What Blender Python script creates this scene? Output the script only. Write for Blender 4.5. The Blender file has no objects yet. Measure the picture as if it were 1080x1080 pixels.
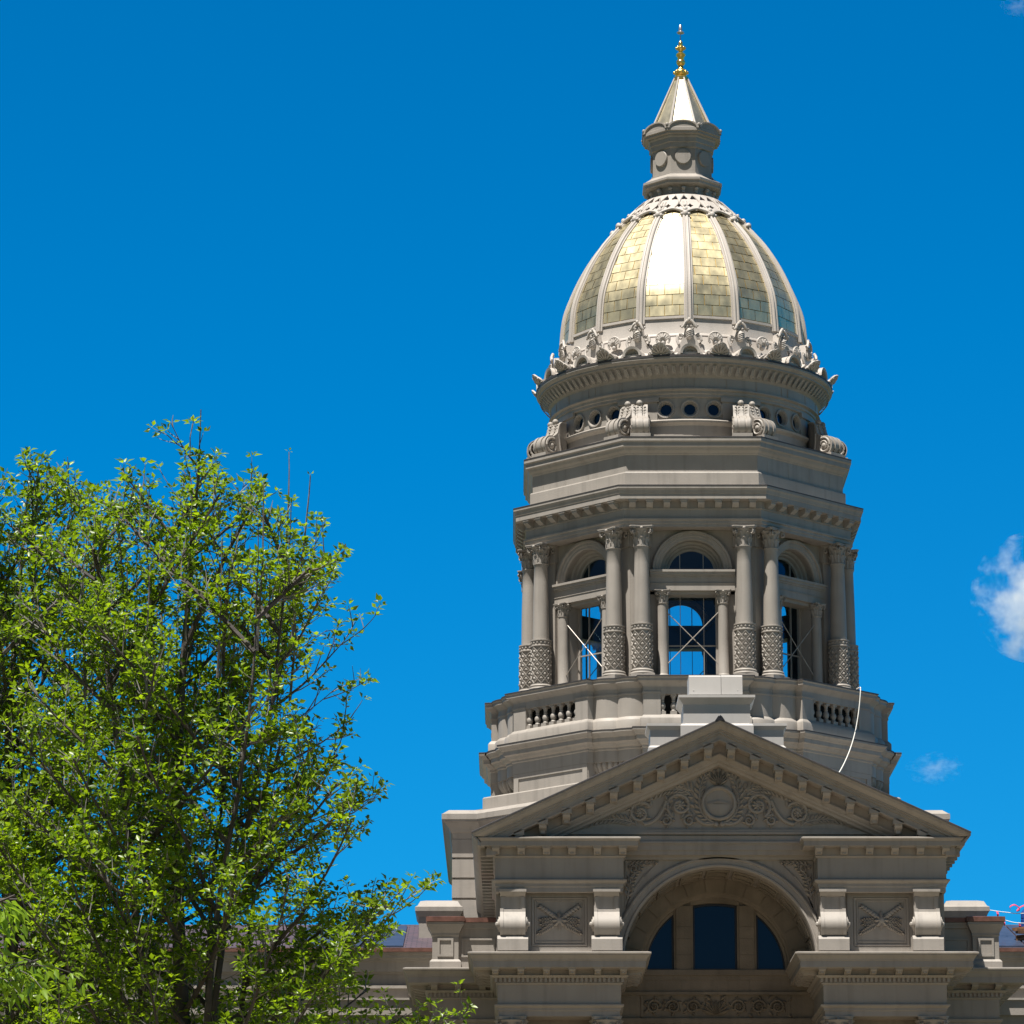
import bpy, bmesh, math, random
from math import sin, cos, pi, radians, sqrt, atan2, hypot, tan
from mathutils import Vector, Matrix
import numpy as np

S = bpy.context.scene
COL = S.collection
# ------------------------------------------------------------------ camera, sky, sun, exposure
cam_d = bpy.data.cameras.new("camera")
cam_d.sensor_width = 36.0
cam_d.lens = 4316.0 / 1080.0 * 36.0
cam_d.clip_start = 0.5
cam_d.clip_end = 20000.0
cam = bpy.data.objects.new("camera", cam_d)
COL.objects.link(cam)
cam.location = (-5.52, -127.0, 1.7)
cam.rotation_euler = (pi / 2 + 0.2296, 0, 0)
S.camera = cam

SUN_AZ, SUN_EL = radians(36), radians(69)          # azimuth counted from the facade's normal towards the left
sdir = Vector((-cos(SUN_EL) * sin(SUN_AZ), -cos(SUN_EL) * cos(SUN_AZ), sin(SUN_EL)))
sun_d = bpy.data.lights.new("sun", 'SUN')
sun_d.energy = 5.0
sun_d.angle = radians(0.5)
sun_d.color = (1.0, 0.955, 0.88)
sun = bpy.data.objects.new("sun", sun_d)
COL.objects.link(sun)
sun.rotation_euler = sdir.to_track_quat('Z', 'Y').to_euler()
sun.location = (-40, -60, 120)

W = bpy.data.worlds.new("World")
S.world = W
W.use_nodes = True
nt = W.node_tree
nt.nodes.clear()
n_out = nt.nodes.new('ShaderNodeOutputWorld')
n_bg = nt.nodes.new('ShaderNodeBackground')
n_sky = nt.nodes.new('ShaderNodeTexSky')
n_sky.sky_type = 'NISHITA'
n_sky.sun_disc = False
n_sky.sun_elevation = SUN_EL
n_sky.sun_rotation = atan2(sdir.x, sdir.y)
n_sky.altitude = 1850
n_sky.air_density = 1.0
n_sky.dust_density = 0.2
n_sky.ozone_density = 3.0
n_bg.inputs['Strength'].default_value = 0.0225
# the deep blue band of polarised sky lies a quarter turn away from the sun
n_tc = nt.nodes.new('ShaderNodeTexCoord')
n_dot = nt.nodes.new('ShaderNodeVectorMath'); n_dot.operation = 'DOT_PRODUCT'
n_dot.inputs[1].default_value = sdir
n_map = nt.nodes.new('ShaderNodeMapRange'); n_map.interpolation_type = 'SMOOTHSTEP'
n_map.inputs['From Min'].default_value = 0.40
n_map.inputs['From Max'].default_value = 0.08
n_mul = nt.nodes.new('ShaderNodeMix'); n_mul.data_type = 'RGBA'; n_mul.blend_type = 'MULTIPLY'
n_mul.inputs['B'].default_value = (0.0, 2.17, 3.34, 1)
nt.links.new(n_tc.outputs['Generated'], n_dot.inputs[0])
nt.links.new(n_dot.outputs['Value'], n_map.inputs['Value'])
n_m2 = nt.nodes.new('ShaderNodeMapRange')
n_m2.inputs['From Min'].default_value = -0.40; n_m2.inputs['From Max'].default_value = -0.05
n_m2.inputs['To Min'].default_value = 0.72; n_m2.inputs['To Max'].default_value = 1.0
n_mm = nt.nodes.new('ShaderNodeMath'); n_mm.operation = 'MULTIPLY'
nt.links.new(n_dot.outputs['Value'], n_m2.inputs['Value'])
nt.links.new(n_map.outputs['Result'], n_mm.inputs[0]); nt.links.new(n_m2.outputs['Result'], n_mm.inputs[1])
nt.links.new(n_mm.outputs['Value'], n_mul.inputs['Factor'])
nt.links.new(n_sky.outputs['Color'], n_mul.inputs['A'])
nt.links.new(n_mul.outputs['Result'], n_bg.inputs['Color'])
nt.links.new(n_bg.outputs['Background'], n_out.inputs['Surface'])

S.view_settings.view_transform = 'Standard'
S.view_settings.look = 'None'
S.view_settings.exposure = 0.88
S.view_settings.gamma = 1.0
S.render.engine = 'CYCLES'
S.cycles.max_bounces = 8
S.cycles.diffuse_bounces = 4
S.cycles.glossy_bounces = 4
S.cycles.transmission_bounces = 6
S.cycles.transparent_max_bounces = 12
S.cycles.volume_bounces = 6
S.cycles.use_denoising = True

# ------------------------------------------------------------------ materials
MATS = {}

def new_mat(name):
    m = bpy.data.materials.new(name)
    m.use_nodes = True
    MATS[name] = m
    return m, m.node_tree.nodes, m.node_tree.links, m.node_tree.nodes['Principled BSDF']

def stone(name, c, rough=0.55, var=0.10, streak=0.12, bump=0.15, blotch=1.3):
    m, N, L, b = new_mat(name)
    g = N.new('ShaderNodeNewGeometry')
    n1 = N.new('ShaderNodeTexNoise'); n1.inputs['Scale'].default_value = blotch; n1.inputs['Detail'].default_value = 6
    mp = N.new('ShaderNodeMapping'); mp.inputs['Scale'].default_value = (5.0, 5.0, 0.35)
    n2 = N.new('ShaderNodeTexNoise'); n2.inputs['Scale'].default_value = 1.0; n2.inputs['Detail'].default_value = 5
    n3 = N.new('ShaderNodeTexNoise'); n3.inputs['Scale'].default_value = 22; n3.inputs['Detail'].default_value = 4
    L.new(g.outputs['Position'], n1.inputs['Vector'])
    L.new(g.outputs['Position'], mp.inputs['Vector'])
    L.new(mp.outputs['Vector'], n2.inputs['Vector'])
    L.new(g.outputs['Position'], n3.inputs['Vector'])
    r1 = N.new('ShaderNodeMapRange'); r1.inputs['From Min'].default_value = 0.3; r1.inputs['From Max'].default_value = 0.7
    r1.inputs['To Min'].default_value = 1 - var; r1.inputs['To Max'].default_value = 1 + var
    L.new(n1.outputs['Fac'], r1.inputs['Value'])
    r2 = N.new('ShaderNodeMapRange'); r2.inputs['From Min'].default_value = 0.50; r2.inputs['From Max'].default_value = 0.78
    r2.inputs['To Min'].default_value = 1.0; r2.inputs['To Max'].default_value = 1 - streak * 2
    L.new(n2.outputs['Fac'], r2.inputs['Value'])
    mu = N.new('ShaderNodeMath'); mu.operation = 'MULTIPLY'
    L.new(r1.outputs['Result'], mu.inputs[0]); L.new(r2.outputs['Result'], mu.inputs[1])
    vm = N.new('ShaderNodeVectorMath'); vm.operation = 'SCALE'; vm.inputs[0].default_value = c
    L.new(mu.outputs['Value'], vm.inputs['Scale'])
    L.new(vm.outputs['Vector'], b.inputs['Base Color'])
    b.inputs['Roughness'].default_value = rough
    b.inputs['Specular IOR Level'].default_value = 0.35
    bp = N.new('ShaderNodeBump'); bp.inputs['Strength'].default_value = bump; bp.inputs['Distance'].default_value = 0.02
    L.new(n3.outputs['Fac'], bp.inputs['Height'])
    L.new(bp.outputs['Normal'], b.inputs['Normal'])
    return m

def plain(name, c, rough=0.5, metal=0.0, noise=0.0, scale=4.0):
    m, N, L, b = new_mat(name)
    b.inputs['Roughness'].default_value = rough
    b.inputs['Metallic'].default_value = metal
    g = N.new('ShaderNodeNewGeometry')
    n1 = N.new('ShaderNodeTexNoise'); n1.inputs['Scale'].default_value = scale; n1.inputs['Detail'].default_value = 5
    L.new(g.outputs['Position'], n1.inputs['Vector'])
    r1 = N.new('ShaderNodeMapRange'); r1.inputs['From Min'].default_value = 0.3; r1.inputs['From Max'].default_value = 0.7
    r1.inputs['To Min'].default_value = 1 - noise; r1.inputs['To Max'].default_value = 1 + noise
    L.new(n1.outputs['Fac'], r1.inputs['Value'])
    vm = N.new('ShaderNodeVectorMath'); vm.operation = 'SCALE'; vm.inputs[0].default_value = c
    L.new(r1.outputs['Result'], vm.inputs['Scale'])
    L.new(vm.outputs['Vector'], b.inputs['Base Color'])
    return m

STONE = stone('painted_stone', (0.312, 0.282, 0.250), var=.08, streak=.10)
TRIM = stone('sunlit_trim', (0.42, 0.382, 0.345), var=0.06, streak=0.06)  # same paint as the stone, lightened to carry its strong sunlight
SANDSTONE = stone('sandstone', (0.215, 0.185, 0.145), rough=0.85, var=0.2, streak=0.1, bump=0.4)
WHITE = stone('white_sheet', (0.43, 0.41, 0.39), rough=0.45, var=0.05, streak=0.04, bump=0.05)
COPPER = plain('aged_copper', (0.16, 0.075, 0.055), 0.45, 0.3, 0.35, 5)
STEEL = plain('painted_rod', (0.36, 0.32, 0.28), 0.5, 0.2, 0.1)
DARKMETAL = plain('dark_metal', (0.035, 0.035, 0.04), 0.4, 0.6, 0.1)
SILVER = plain('silver_metal', (0.55, 0.55, 0.56), 0.35, 0.9, 0.1)
ROPE = plain('white_rope', (0.75, 0.74, 0.70), 0.8, 0, 0.05)
PINK = plain('pink_ribbon', (0.55, 0.04, 0.11), 0.6, 0, 0.1)
BLUE = plain('blue_plastic', (0.01, 0.05, 0.22), 0.45, 0, 0.1)
TIMBER = plain('timber', (0.20, 0.10, 0.05), 0.8, 0, 0.3, 8)
BOUNCE = plain('bounce_paving', (0.20, 0.155, 0.11), 0.9, 0, 0.12, 0.3)  # warm tone chosen to bounce sunlight up onto the soffits
LAWN = plain('lawn', (0.05, 0.06, 0.022), 0.95, 0, 0.3, 0.4)
LEAD = plain('lead_sheet', (0.055, 0.05, 0.05), 0.55, 0.3, 0.2)
BACKING = plain('baluster_shade', (0.012, 0.012, 0.013), 0.9, 0, 0.1)  # near-black colour standing in for shade behind the balusters
INTERIOR = plain('interior_shade', (0.012, 0.016, 0.026), 0.8, 0, 0.1)  # navy black puts the belvedere's inner shade into the colour

def gold_mat(name, c, r0, r1, var):
    m, N, L, b = new_mat(name)
    b.inputs['Metallic'].default_value = 0.92
    uv = N.new('ShaderNodeNewGeometry')
    no = N.new('ShaderNodeTexNoise'); no.inputs['Scale'].default_value = 4.0; no.inputs['Detail'].default_value = 7
    mp = N.new('ShaderNodeMapping'); mp.inputs['Scale'].default_value = (1.0, 1.0, 0.5)
    L.new(uv.outputs['Position'], mp.inputs['Vector']); L.new(mp.outputs['Vector'], no.inputs['Vector'])
    rm = N.new('ShaderNodeMapRange'); rm.inputs['From Min'].default_value = 0.3; rm.inputs['From Max'].default_value = 0.7
    rm.inputs['To Min'].default_value = 1 - var; rm.inputs['To Max'].default_value = 1 + var
    L.new(no.outputs['Fac'], rm.inputs['Value'])
    vm = N.new('ShaderNodeVectorMath'); vm.operation = 'SCALE'; vm.inputs[0].default_value = c
    L.new(rm.outputs['Result'], vm.inputs['Scale']); L.new(vm.outputs['Vector'], b.inputs['Base Color'])
    rr = N.new('ShaderNodeMapRange'); rr.inputs['From Min'].default_value = 0.3; rr.inputs['From Max'].default_value = 0.7
    rr.inputs['To Min'].default_value = r0; rr.inputs['To Max'].default_value = r1
    L.new(no.outputs['Fac'], rr.inputs['Value']); L.new(rr.outputs['Result'], b.inputs['Roughness'])
    return m

GOLD = gold_mat('gilded_sheet', (0.70, 0.61, 0.385), 0.36, 0.47, 0.05)
SEAM = gold_mat('seam_gold', (0.42, 0.30, 0.11), 0.6, 0.7, 0.05)
GOLD2 = gold_mat('gold_leaf', (0.90, 0.62, 0.18), 0.22, 0.32, 0.05)
GOLD3 = gold_mat('pale_gilding', (0.78, 0.70, 0.50), 0.34, 0.44, 0.06)

def glass_mat(name, tint, refl, solid=None):
    m, N, L, b = new_mat(name)
    out = N['Material Output']
    gl = N.new('ShaderNodeBsdfGlossy'); gl.inputs['Roughness'].default_value = 0.03
    gl.inputs['Color'].default_value = (0.35, 0.72, 1, 1)
    lw = N.new('ShaderNodeLayerWeight'); lw.inputs['Blend'].default_value = 0.5
    pw = N.new('ShaderNodeMath'); pw.operation = 'POWER'; pw.inputs[1].default_value = 5
    L.new(lw.outputs['Facing'], pw.inputs[0])
    fr = N.new('ShaderNodeMath'); fr.operation = 'MULTIPLY_ADD'; fr.inputs[1].default_value = 0.9; fr.inputs[2].default_value = refl
    L.new(pw.outputs[0], fr.inputs[0])
    mx = N.new('ShaderNodeMixShader')
    if solid:
        tr = N.new('ShaderNodeBsdfDiffuse'); tr.inputs['Color'].default_value = solid
    else:
        tr = N.new('ShaderNodeBsdfTransparent'); tr.inputs['Color'].default_value = tint
    L.new(fr.outputs[0], mx.inputs['Fac'])
    L.new(tr.outputs[0], mx.inputs[1]); L.new(gl.outputs[0], mx.inputs[2])
    L.new(mx.outputs[0], out.inputs['Surface'])
    return m

GLASS = glass_mat('tower_glass', (0.88, 0.94, 0.97, 1), 0.06)
DARKGLASS = glass_mat('window_glass', None, 0.05, (0.002, 0.010, 0.028, 1))

def slate_mat():
    m, N, L, b = new_mat('roof_slate')
    g = N.new('ShaderNodeNewGeometry')
    br = N.new('ShaderNodeTexBrick')
    mp = N.new('ShaderNodeMapping'); mp.inputs['Rotation'].default_value = (radians(14), 0, 0)
    br.inputs['Scale'].default_value = 1.0; br.inputs['Brick Width'].default_value = 0.3; br.inputs['Row Height'].default_value = 0.2
    br.inputs['Mortar Size'].default_value = 0.012
    br.inputs['Color1'].default_value = (0.06, 0.045, 0.06, 1); br.inputs['Color2'].default_value = (0.09, 0.06, 0.075, 1)
    br.inputs['Mortar'].default_value = (0.02, 0.02, 0.025, 1)
    L.new(g.outputs['Position'], mp.inputs['Vector']); L.new(mp.outputs['Vector'], br.inputs['Vector'])
    L.new(br.outputs['Color'], b.inputs['Base Color'])
    b.inputs['Roughness'].default_value = 0.55
    return m
SLATE = slate_mat()
SKYLIGHT = plain('skylight_sheet', (0.045, 0.06, 0.10), 0.35, 0.2, 0.2, 3)

# ------------------------------------------------------------------ mesh helpers
class MB:
    def __init__(s, T=None):
        s.v = []; s.f = []; s.T = T
    def add(s, vs, fs):
        b = len(s.v)
        s.v += [s.T(p) if s.T else tuple(p) for p in vs]
        s.f += [tuple(b + i for i in f) for f in fs]
    def box(s, x0, x1, y0, y1, z0, z1):
        s.add([(x0, y0, z0), (x1, y0, z0), (x1, y1, z0), (x0, y1, z0), (x0, y0, z1), (x1, y0, z1), (x1, y1, z1), (x0, y1, z1)],
              [(0, 3, 2, 1), (4, 5, 6, 7), (0, 1, 5, 4), (1, 2, 6, 5), (2, 3, 7, 6), (3, 0, 4, 7)])
    def ext(s, poly, a, b, ax='x'):
        """extrude a 2-D polygon along x (poly = y,z), y (poly = x,z) or z (poly = x,y)"""
        mk = {'x': lambda p, t: (t, p[0], p[1]), 'y': lambda p, t: (p[0], t, p[1]), 'z': lambda p, t: (p[0], p[1], t)}[ax]
        n = len(poly)
        s.add([mk(p, a) for p in poly] + [mk(p, b) for p in poly],
              [tuple(range(n))[::-1], tuple(range(n, 2 * n))] + [(i, (i + 1) % n, n + (i + 1) % n, n + i) for i in range(n)])
    def rings(s, rings, closed=True, cap0=False, cap1=False):
        n = len(rings[0]); vs = [p for r in rings for p in r]; fs = []
        for j in range(len(rings) - 1):
            for i in range(n if closed else n - 1):
                k = (i + 1) % n
                fs.append((j * n + i, j * n + k, (j + 1) * n + k, (j + 1) * n + i))
        if cap0: fs.append(tuple(range(n))[::-1])
        if cap1: fs.append(tuple(range((len(rings) - 1) * n, len(rings) * n)))
        s.add(vs, fs)
    def lathe(s, prof, c=(0, 0, 0), n=24, off=0.0, cap=True, fl=None):
        R = []
        for r, z in prof:
            R.append([(c[0] + r * (fl(t) if fl else 1) * cos(t), c[1] + r * (fl(t) if fl else 1) * sin(t), c[2] + z)
                      for t in (off + 2 * pi * i / n for i in range(n))])
        s.rings(R, True, cap, cap)
    def octa(s, prof, cap=True, n=8):
        """prof of (apothem, z)"""
        k = 1 / cos(pi / n)
        s.lathe([(a * k, z) for a, z in prof], n=n, off=pi / n - pi / 2, cap=cap)
    def mould(s, plan, prof, closed=True, cap0=False, cap1=False):
        R = [[(x, y, z) for x, y in offset(plan, d, closed)] for d, z in prof]
        s.rings(R, closed, cap0, cap1)
        if not closed:   # ends
            n = len(plan)
            for e in (0, n - 1):
                s.add([r[e] for r in R], [tuple(range(len(R)))])
    def tube(s, pts, rad, n=6):
        pts = [Vector(p) for p in pts]; R = []
        up = Vector((0.13, 0.21, 0.97))
        for i, p in enumerate(pts):
            t = (pts[min(i + 1, len(pts) - 1)] - pts[max(i - 1, 0)])
            t = t.normalized() if t.length > 1e-9 else Vector((0, 0, 1))
            a = t.cross(up)
            if a.length < 0.15: a = t.cross(Vector((1, 0, 0)))
            a.normalize(); b = t.cross(a)
            r = rad[i] if isinstance(rad, (list, tuple)) else rad
            R.append([tuple(p + a * r * cos(q) + b * r * sin(q)) for q in (2 * pi * k / n for k in range(n))])
        s.rings(R, True, True, True)
    def ball(s, c, r, n=10, m=6, sc=(1, 1, 1)):
        R = []
        for j in range(m + 1):
            q = -pi / 2 + pi * j / m; rr = max(cos(q), 0.02)
            R.append([(c[0] + r * sc[0] * rr * cos(t), c[1] + r * sc[1] * rr * sin(t), c[2] + r * sc[2] * sin(q)) for t in (2 * pi * i / n for i in range(n))])
        s.rings(R, True, True, True)
    def fan_hole(s, M, u0, u1, v0, v1, cu, cv, rho, w0, w1, n=24, a0=0.0, a1=2 * pi):
        """front sheet u0..u1 x v0..v1 at w0 with a hole rho(theta) round (cu,cv), hole sides going in to w1; M(u,v,w)->local"""
        full = abs(a1 - a0 - 2 * pi) < 1e-6
        th = [a0 + (a1 - a0) * i / n for i in range(n if full else n + 1)]
        for cx, cy in ((u0, v0), (u1, v0), (u1, v1), (u0, v1)):
            q = atan2(cy - cv, cx - cu)
            for qq in (q, q + 2 * pi):
                if a0 + 1e-6 < qq < a1 - 1e-6: th.append(qq)
        th = sorted(set(round(q, 7) for q in th))
        A, B, C = [], [], []
        for q in th:
            du, dv = cos(q), sin(q); t = 1e9
            if du > 1e-7: t = min(t, (u1 - cu) / du)
            if du < -1e-7: t = min(t, (u0 - cu) / du)
            if dv > 1e-7: t = min(t, (v1 - cv) / dv)
            if dv < -1e-7: t = min(t, (v0 - cv) / dv)
            r = rho(q)
            A.append(M(cu + du * t, cv + dv * t, w0)); B.append(M(cu + du * r, cv + dv * r, w0)); C.append(M(cu + du * r, cv + dv * r, w1))
        s.rings([A, B, C], full)
    def arc_prof(s, prof, cu, cz, n=32, a0=0.0, a1=pi, ax=lambda u, w, z: (u, -w, z), close=False):
        """prof of (radius, w) swept round an arch centre"""
        P = prof + ([prof[0]] if close else [])
        s.rings([[ax(cu + r * cos(t), w, cz + r * sin(t)) for r, w in P] for t in (a0 + (a1 - a0) * i / n for i in range(n + 1))], False)

def offset(plan, d, closed=True):
    n = len(plan); out = []
    for i in range(n):
        p = plan[i]
        a = plan[i - 1] if (closed or i > 0) else None
        c = plan[(i + 1) % n] if (closed or i < n - 1) else None
        def nrm(p, q):
            x, y = q[0] - p[0], q[1] - p[1]; l = hypot(x, y) or 1
            return (y / l, -x / l)
        if a is None: nx, ny = nrm(p, c); k = 1
        elif c is None: nx, ny = nrm(a, p); k = 1
        else:
            n1, n2 = nrm(a, p), nrm(p, c)
            nx, ny = n1[0] + n2[0], n1[1] + n2[1]
            dd = 1 + n1[0] * n2[0] + n1[1] * n2[1]
            k = 1 / max(dd, 0.35)
        out.append((p[0] + nx * d * k, p[1] + ny * d * k))
    return out

def rect(x0, x1, y0, y1):
    return [(x0, y0), (x1, y0), (x1, y1), (x0, y1)]      # counter-clockwise: offset goes outwards

def build(name, mbs, mats, parent=None, smooth=32, label=None, uv=None):
    """one mesh object out of one MB and material, or of lists of them"""
    if isinstance(mbs, MB): mbs, mats = [mbs], [mats]
    vs, fs, mi = [], [], []
    for k, mb in enumerate(mbs):
        b = len(vs); vs += mb.v
        fs += [tuple(b + i for i in f) for f in mb.f]; mi += [k] * len(mb.f)
    me = bpy.data.meshes.new(name)
    me.from_pydata(vs, [], fs)
    for m in mats: me.materials.append(m)
    me.polygons.foreach_set('material_index', mi)
    bm = bmesh.new(); bm.from_mesh(me)
    if uv is None: bmesh.ops.remove_doubles(bm, verts=bm.verts, dist=1e-5)
    bmesh.ops.recalc_face_normals(bm, faces=bm.faces)
    bm.to_mesh(me); bm.free()
    if smooth:
        me.polygons.foreach_set('use_smooth', [True] * len(me.polygons))
        me.set_sharp_from_angle(angle=radians(smooth))
    if uv is not None:
        ul = me.uv_layers.new(name='UVMap')
        for lp in me.loops: ul.data[lp.index].uv = uv[lp.vertex_index]
    me.update()
    o = bpy.data.objects.new(name, me)
    COL.objects.link(o)
    if parent: o.parent = parent
    if label: o['label'] = label
    return o

def empty(name, loc=(0, 0, 0), parent=None):
    o = bpy.data.objects.new(name, None); COL.objects.link(o); o.location = loc; o.empty_display_size = 0.3
    if parent: o.parent = parent
    return o

def dup(o, parent=None, loc=None, rz=None, mirror=False):
    c = o.copy(); COL.objects.link(c)
    if parent is not None: c.parent = parent
    if loc is not None: c.location = loc
    if rz is not None: c.rotation_euler = (0, 0, rz)
    if mirror: c.scale = (-c.scale[0], c.scale[1], c.scale[2])
    for ch in o.children: dup(ch, c)
    return c

def tag(o, label=None, cat=None, group=None, kind=None):
    if label: o['label'] = label
    if cat: o['category'] = cat
    if group: o['group'] = group
    if kind: o['kind'] = kind
    return o

F = lambda u, w, z: (u, -w, z)       # facade frame: u to the right, w towards the viewer
T8 = tan(pi / 8)

# ------------------------------------------------------------------ ground
g = MB(); g.add([(-6000, -6000, 0), (6000, -6000, 0), (6000, 6000, 0), (-6000, 6000, 0)], [(0, 1, 2, 3)])
tag(build('ground', g, LAWN, smooth=0), kind='structure')
g = MB(); g.add([(-22, -140, .004), (22, -140, .004), (22, -24, .004), (-22, -24, .004)], [(0, 1, 2, 3)])  # unseen paving added over the lawn as a warm bounce surface
tag(build('bounce_pavement', g, BOUNCE, smooth=0), kind='structure')

# ------------------------------------------------------------------ the capitol
CAP = empty('capitol_building')
tag(CAP, 'tan stone statehouse with gilded ribbed dome, columned octagonal tower and carved pediment', 'capitol building')

# ---- dome profile
DP = [(4.10, 35.80), (3.99, 36.15), (3.93, 36.45), (3.90, 36.77), (3.80, 37.70), (3.55, 38.42), (3.19, 39.18), (2.75, 39.88), (2.30, 40.42), (2.07, 40.68), (1.55, 41.22), (1.20, 41.55)]
def cat(pts, sub=4):
    out = []
    for i in range(len(pts) - 1):
        p0 = pts[max(i - 1, 0)]; p1 = pts[i]; p2 = pts[i + 1]; p3 = pts[min(i + 2, len(pts) - 1)]
        for k in range(sub):
            t = k / sub
            out.append(tuple(0.5 * ((2 * b) + (-a + c) * t + (2 * a - 5 * b + 4 * c - d) * t * t + (-a + 3 * b - 3 * c + d) * t ** 3) for a, b, c, d in zip(p0, p1, p2, p3)))
    out.append(pts[-1]); return out
DC = cat(DP, 5)
def dome_r(z):
    for (r0, z0), (r1, z1) in zip(DC, DC[1:]):
        if z0 <= z <= z1: return r0 + (r1 - r0) * (z - z0) / (z1 - z0)
    return DC[-1][0] if z > DC[-1][1] else DC[0][0]
k16 = cos(pi / 16)

# dome body: cream base band and the shell under the gilding (16 sided, corners at the ribs)
m = MB()
m.lathe([(4.72, 35.28), (4.30, 35.45), (4.16, 35.62)] + [(r, z) for r, z in DC if z <= 36.80] + [(dome_r(z) - (.05 if z < 40.7 else .50), z) for z in (36.82, 37.2, 37.7, 38.4, 39.2, 39.9, 40.4, 40.9, 41.3, 41.56)], n=16, off=-pi / 2)
m.lathe([(dome_r(36.12) + .0, 36.10), (dome_r(36.15) + .03, 36.12), (dome_r(36.2) + .03, 36.16), (dome_r(36.2), 36.2)], n=16, off=-pi / 2, cap=False)
m.lathe([(dome_r(36.72), 36.68), (dome_r(36.72) + .05, 36.70), (dome_r(36.76) + .05, 36.78), (dome_r(36.8) - .02, 36.80)], n=16, off=-pi / 2, cap=False)
dome = build('dome', m, TRIM, CAP, smooth=20)

# gilded panels between the ribs
def rot2(x, y, a): return (x * cos(a) - y * sin(a), x * sin(a) + y * cos(a))
def gilded(seed):
    rnd = random.Random(seed)
    z0, z1 = 36.80, 40.86
    tab = [(0, z0)]; z = z0
    while z < z1:
        z2 = z + .02; tab.append((tab[-1][0] + hypot(dome_r(z2) - dome_r(z), .02), z2)); z = z2
    total = tab[-1][0]
    def at_arc(a):
        k = min(max(int(a / total * (len(tab) - 1)), 0), len(tab) - 2)
        while k > 0 and tab[k][0] > a: k -= 1
        while k < len(tab) - 2 and tab[k + 1][0] < a: k += 1
        (a0, q0), (a1, q1) = tab[k], tab[k + 1]
        return q0 + (q1 - q0) * (a - a0) / (a1 - a0)
    m = MB(); uv = []
    def P(x, a, h):
        z = at_arc(a); r = dome_r(z); r2 = dome_r(z + .05); n = hypot(.05, r - r2)
        return (x, -(r * k16 + h * .05 / n), z + h * (r - r2) / n)
    nr = 13; H = total / nr
    for r_ in range(nr):
        a0, a1 = r_ * H, (r_ + 1) * H
        off_ = .24 if r_ % 2 else 0.0
        cuts = [-1.2] + [-.96 + off_ + .48 * k for k in range(5)] + [1.2]
        for x0, x1 in zip(cuts, cuts[1:]):
            hw = dome_r(at_arc(a0)) * sin(pi / 16); hw1 = dome_r(at_arc(a1)) * sin(pi / 16)
            c0, c1, d0, d1 = max(x0, -hw), min(x1, hw), max(x0, -hw1), min(x1, hw1)
            if c1 - c0 < .01 and d1 - d0 < .01: continue
            if c1 <= c0: c0 = c1 = (d0 if abs(d0) < abs(d1) else d1) * 1.0
            if d1 <= d0: d0 = d1 = max(min((c0 + c1) / 2, hw1), -hw1)
            g = .011; tx, ty, bx_ = rnd.gauss(0, .006), rnd.gauss(0, .004), rnd.gauss(0, .003)
            b = len(m.v); n = 4; rows = []
            for i in range(n + 1):
                t = i / n; row = []
                for q in range(n + 1):
                    w = q / n
                    xx = (c0 + g) * (1 - w) + (c1 - g) * w; xy = (d0 + g) * (1 - w) + (d1 - g) * w
                    x = xx * (1 - t) + xy * t; a = a0 + g + (a1 - a0 - 2 * g) * t
                    h = .012 + tx * (w - .5) + ty * (t - .5) + bx_ * sin(pi * w) * sin(pi * t)
                    row.append(P(x, a, h)); uv.append((x + seed * 3.1, a))
                rows.append(row)
            m.rings(rows, False)
    bed = MB()
    n = 24; rows = []
    for i in range(n + 1):
        a = total * i / n; hw = dome_r(at_arc(a)) * sin(pi / 16)
        rows.append([P(hw * t, a, -.006) for t in (-1, 1)]); uv += [(hw * t + 50, a) for t in (-1, 1)]
    bed.rings(rows, False)
    return build('gilded_panel', [m, bed], [GOLD, SEAM], dome, smooth=30, uv=uv)
for k in range(16):
    o = gilded(k + 1); o.rotation_euler = (0, 0, -pi / 16 + k * pi / 8)
# ribs
m = MB(); R = []
SEC = [(-.145, -.03), (-.145, .03), (-.10, .035), (-.09, .085), (-.065, .105), (-.03, .10), (-.012, .075), (.012, .075), (.03, .10), (.065, .105), (.09, .085), (.10, .035), (.145, .03), (.145, -.03)]
zr = [36.55 + (41.15 - 36.55) * i / 26 for i in range(27)]
for i, z in enumerate(zr):
    r = dome_r(z); r2 = dome_r(z + .03); r1 = dome_r(z - .03)
    nx, nz = .06, (r1 - r2); l = hypot(nx, nz); nx /= l; nz /= l
    sc = 0.80 + 0.2 * min(1, (r / 3.0))
    R.append([(u * sc, -(r + h * nx), z + h * nz) for u, h in SEC])
m.rings(R, False, True, True)
rib = build('dome_rib', m, TRIM, dome, smooth=35)
for k in range(1, 16): dup(rib, dome, rz=k * pi / 8)

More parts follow.
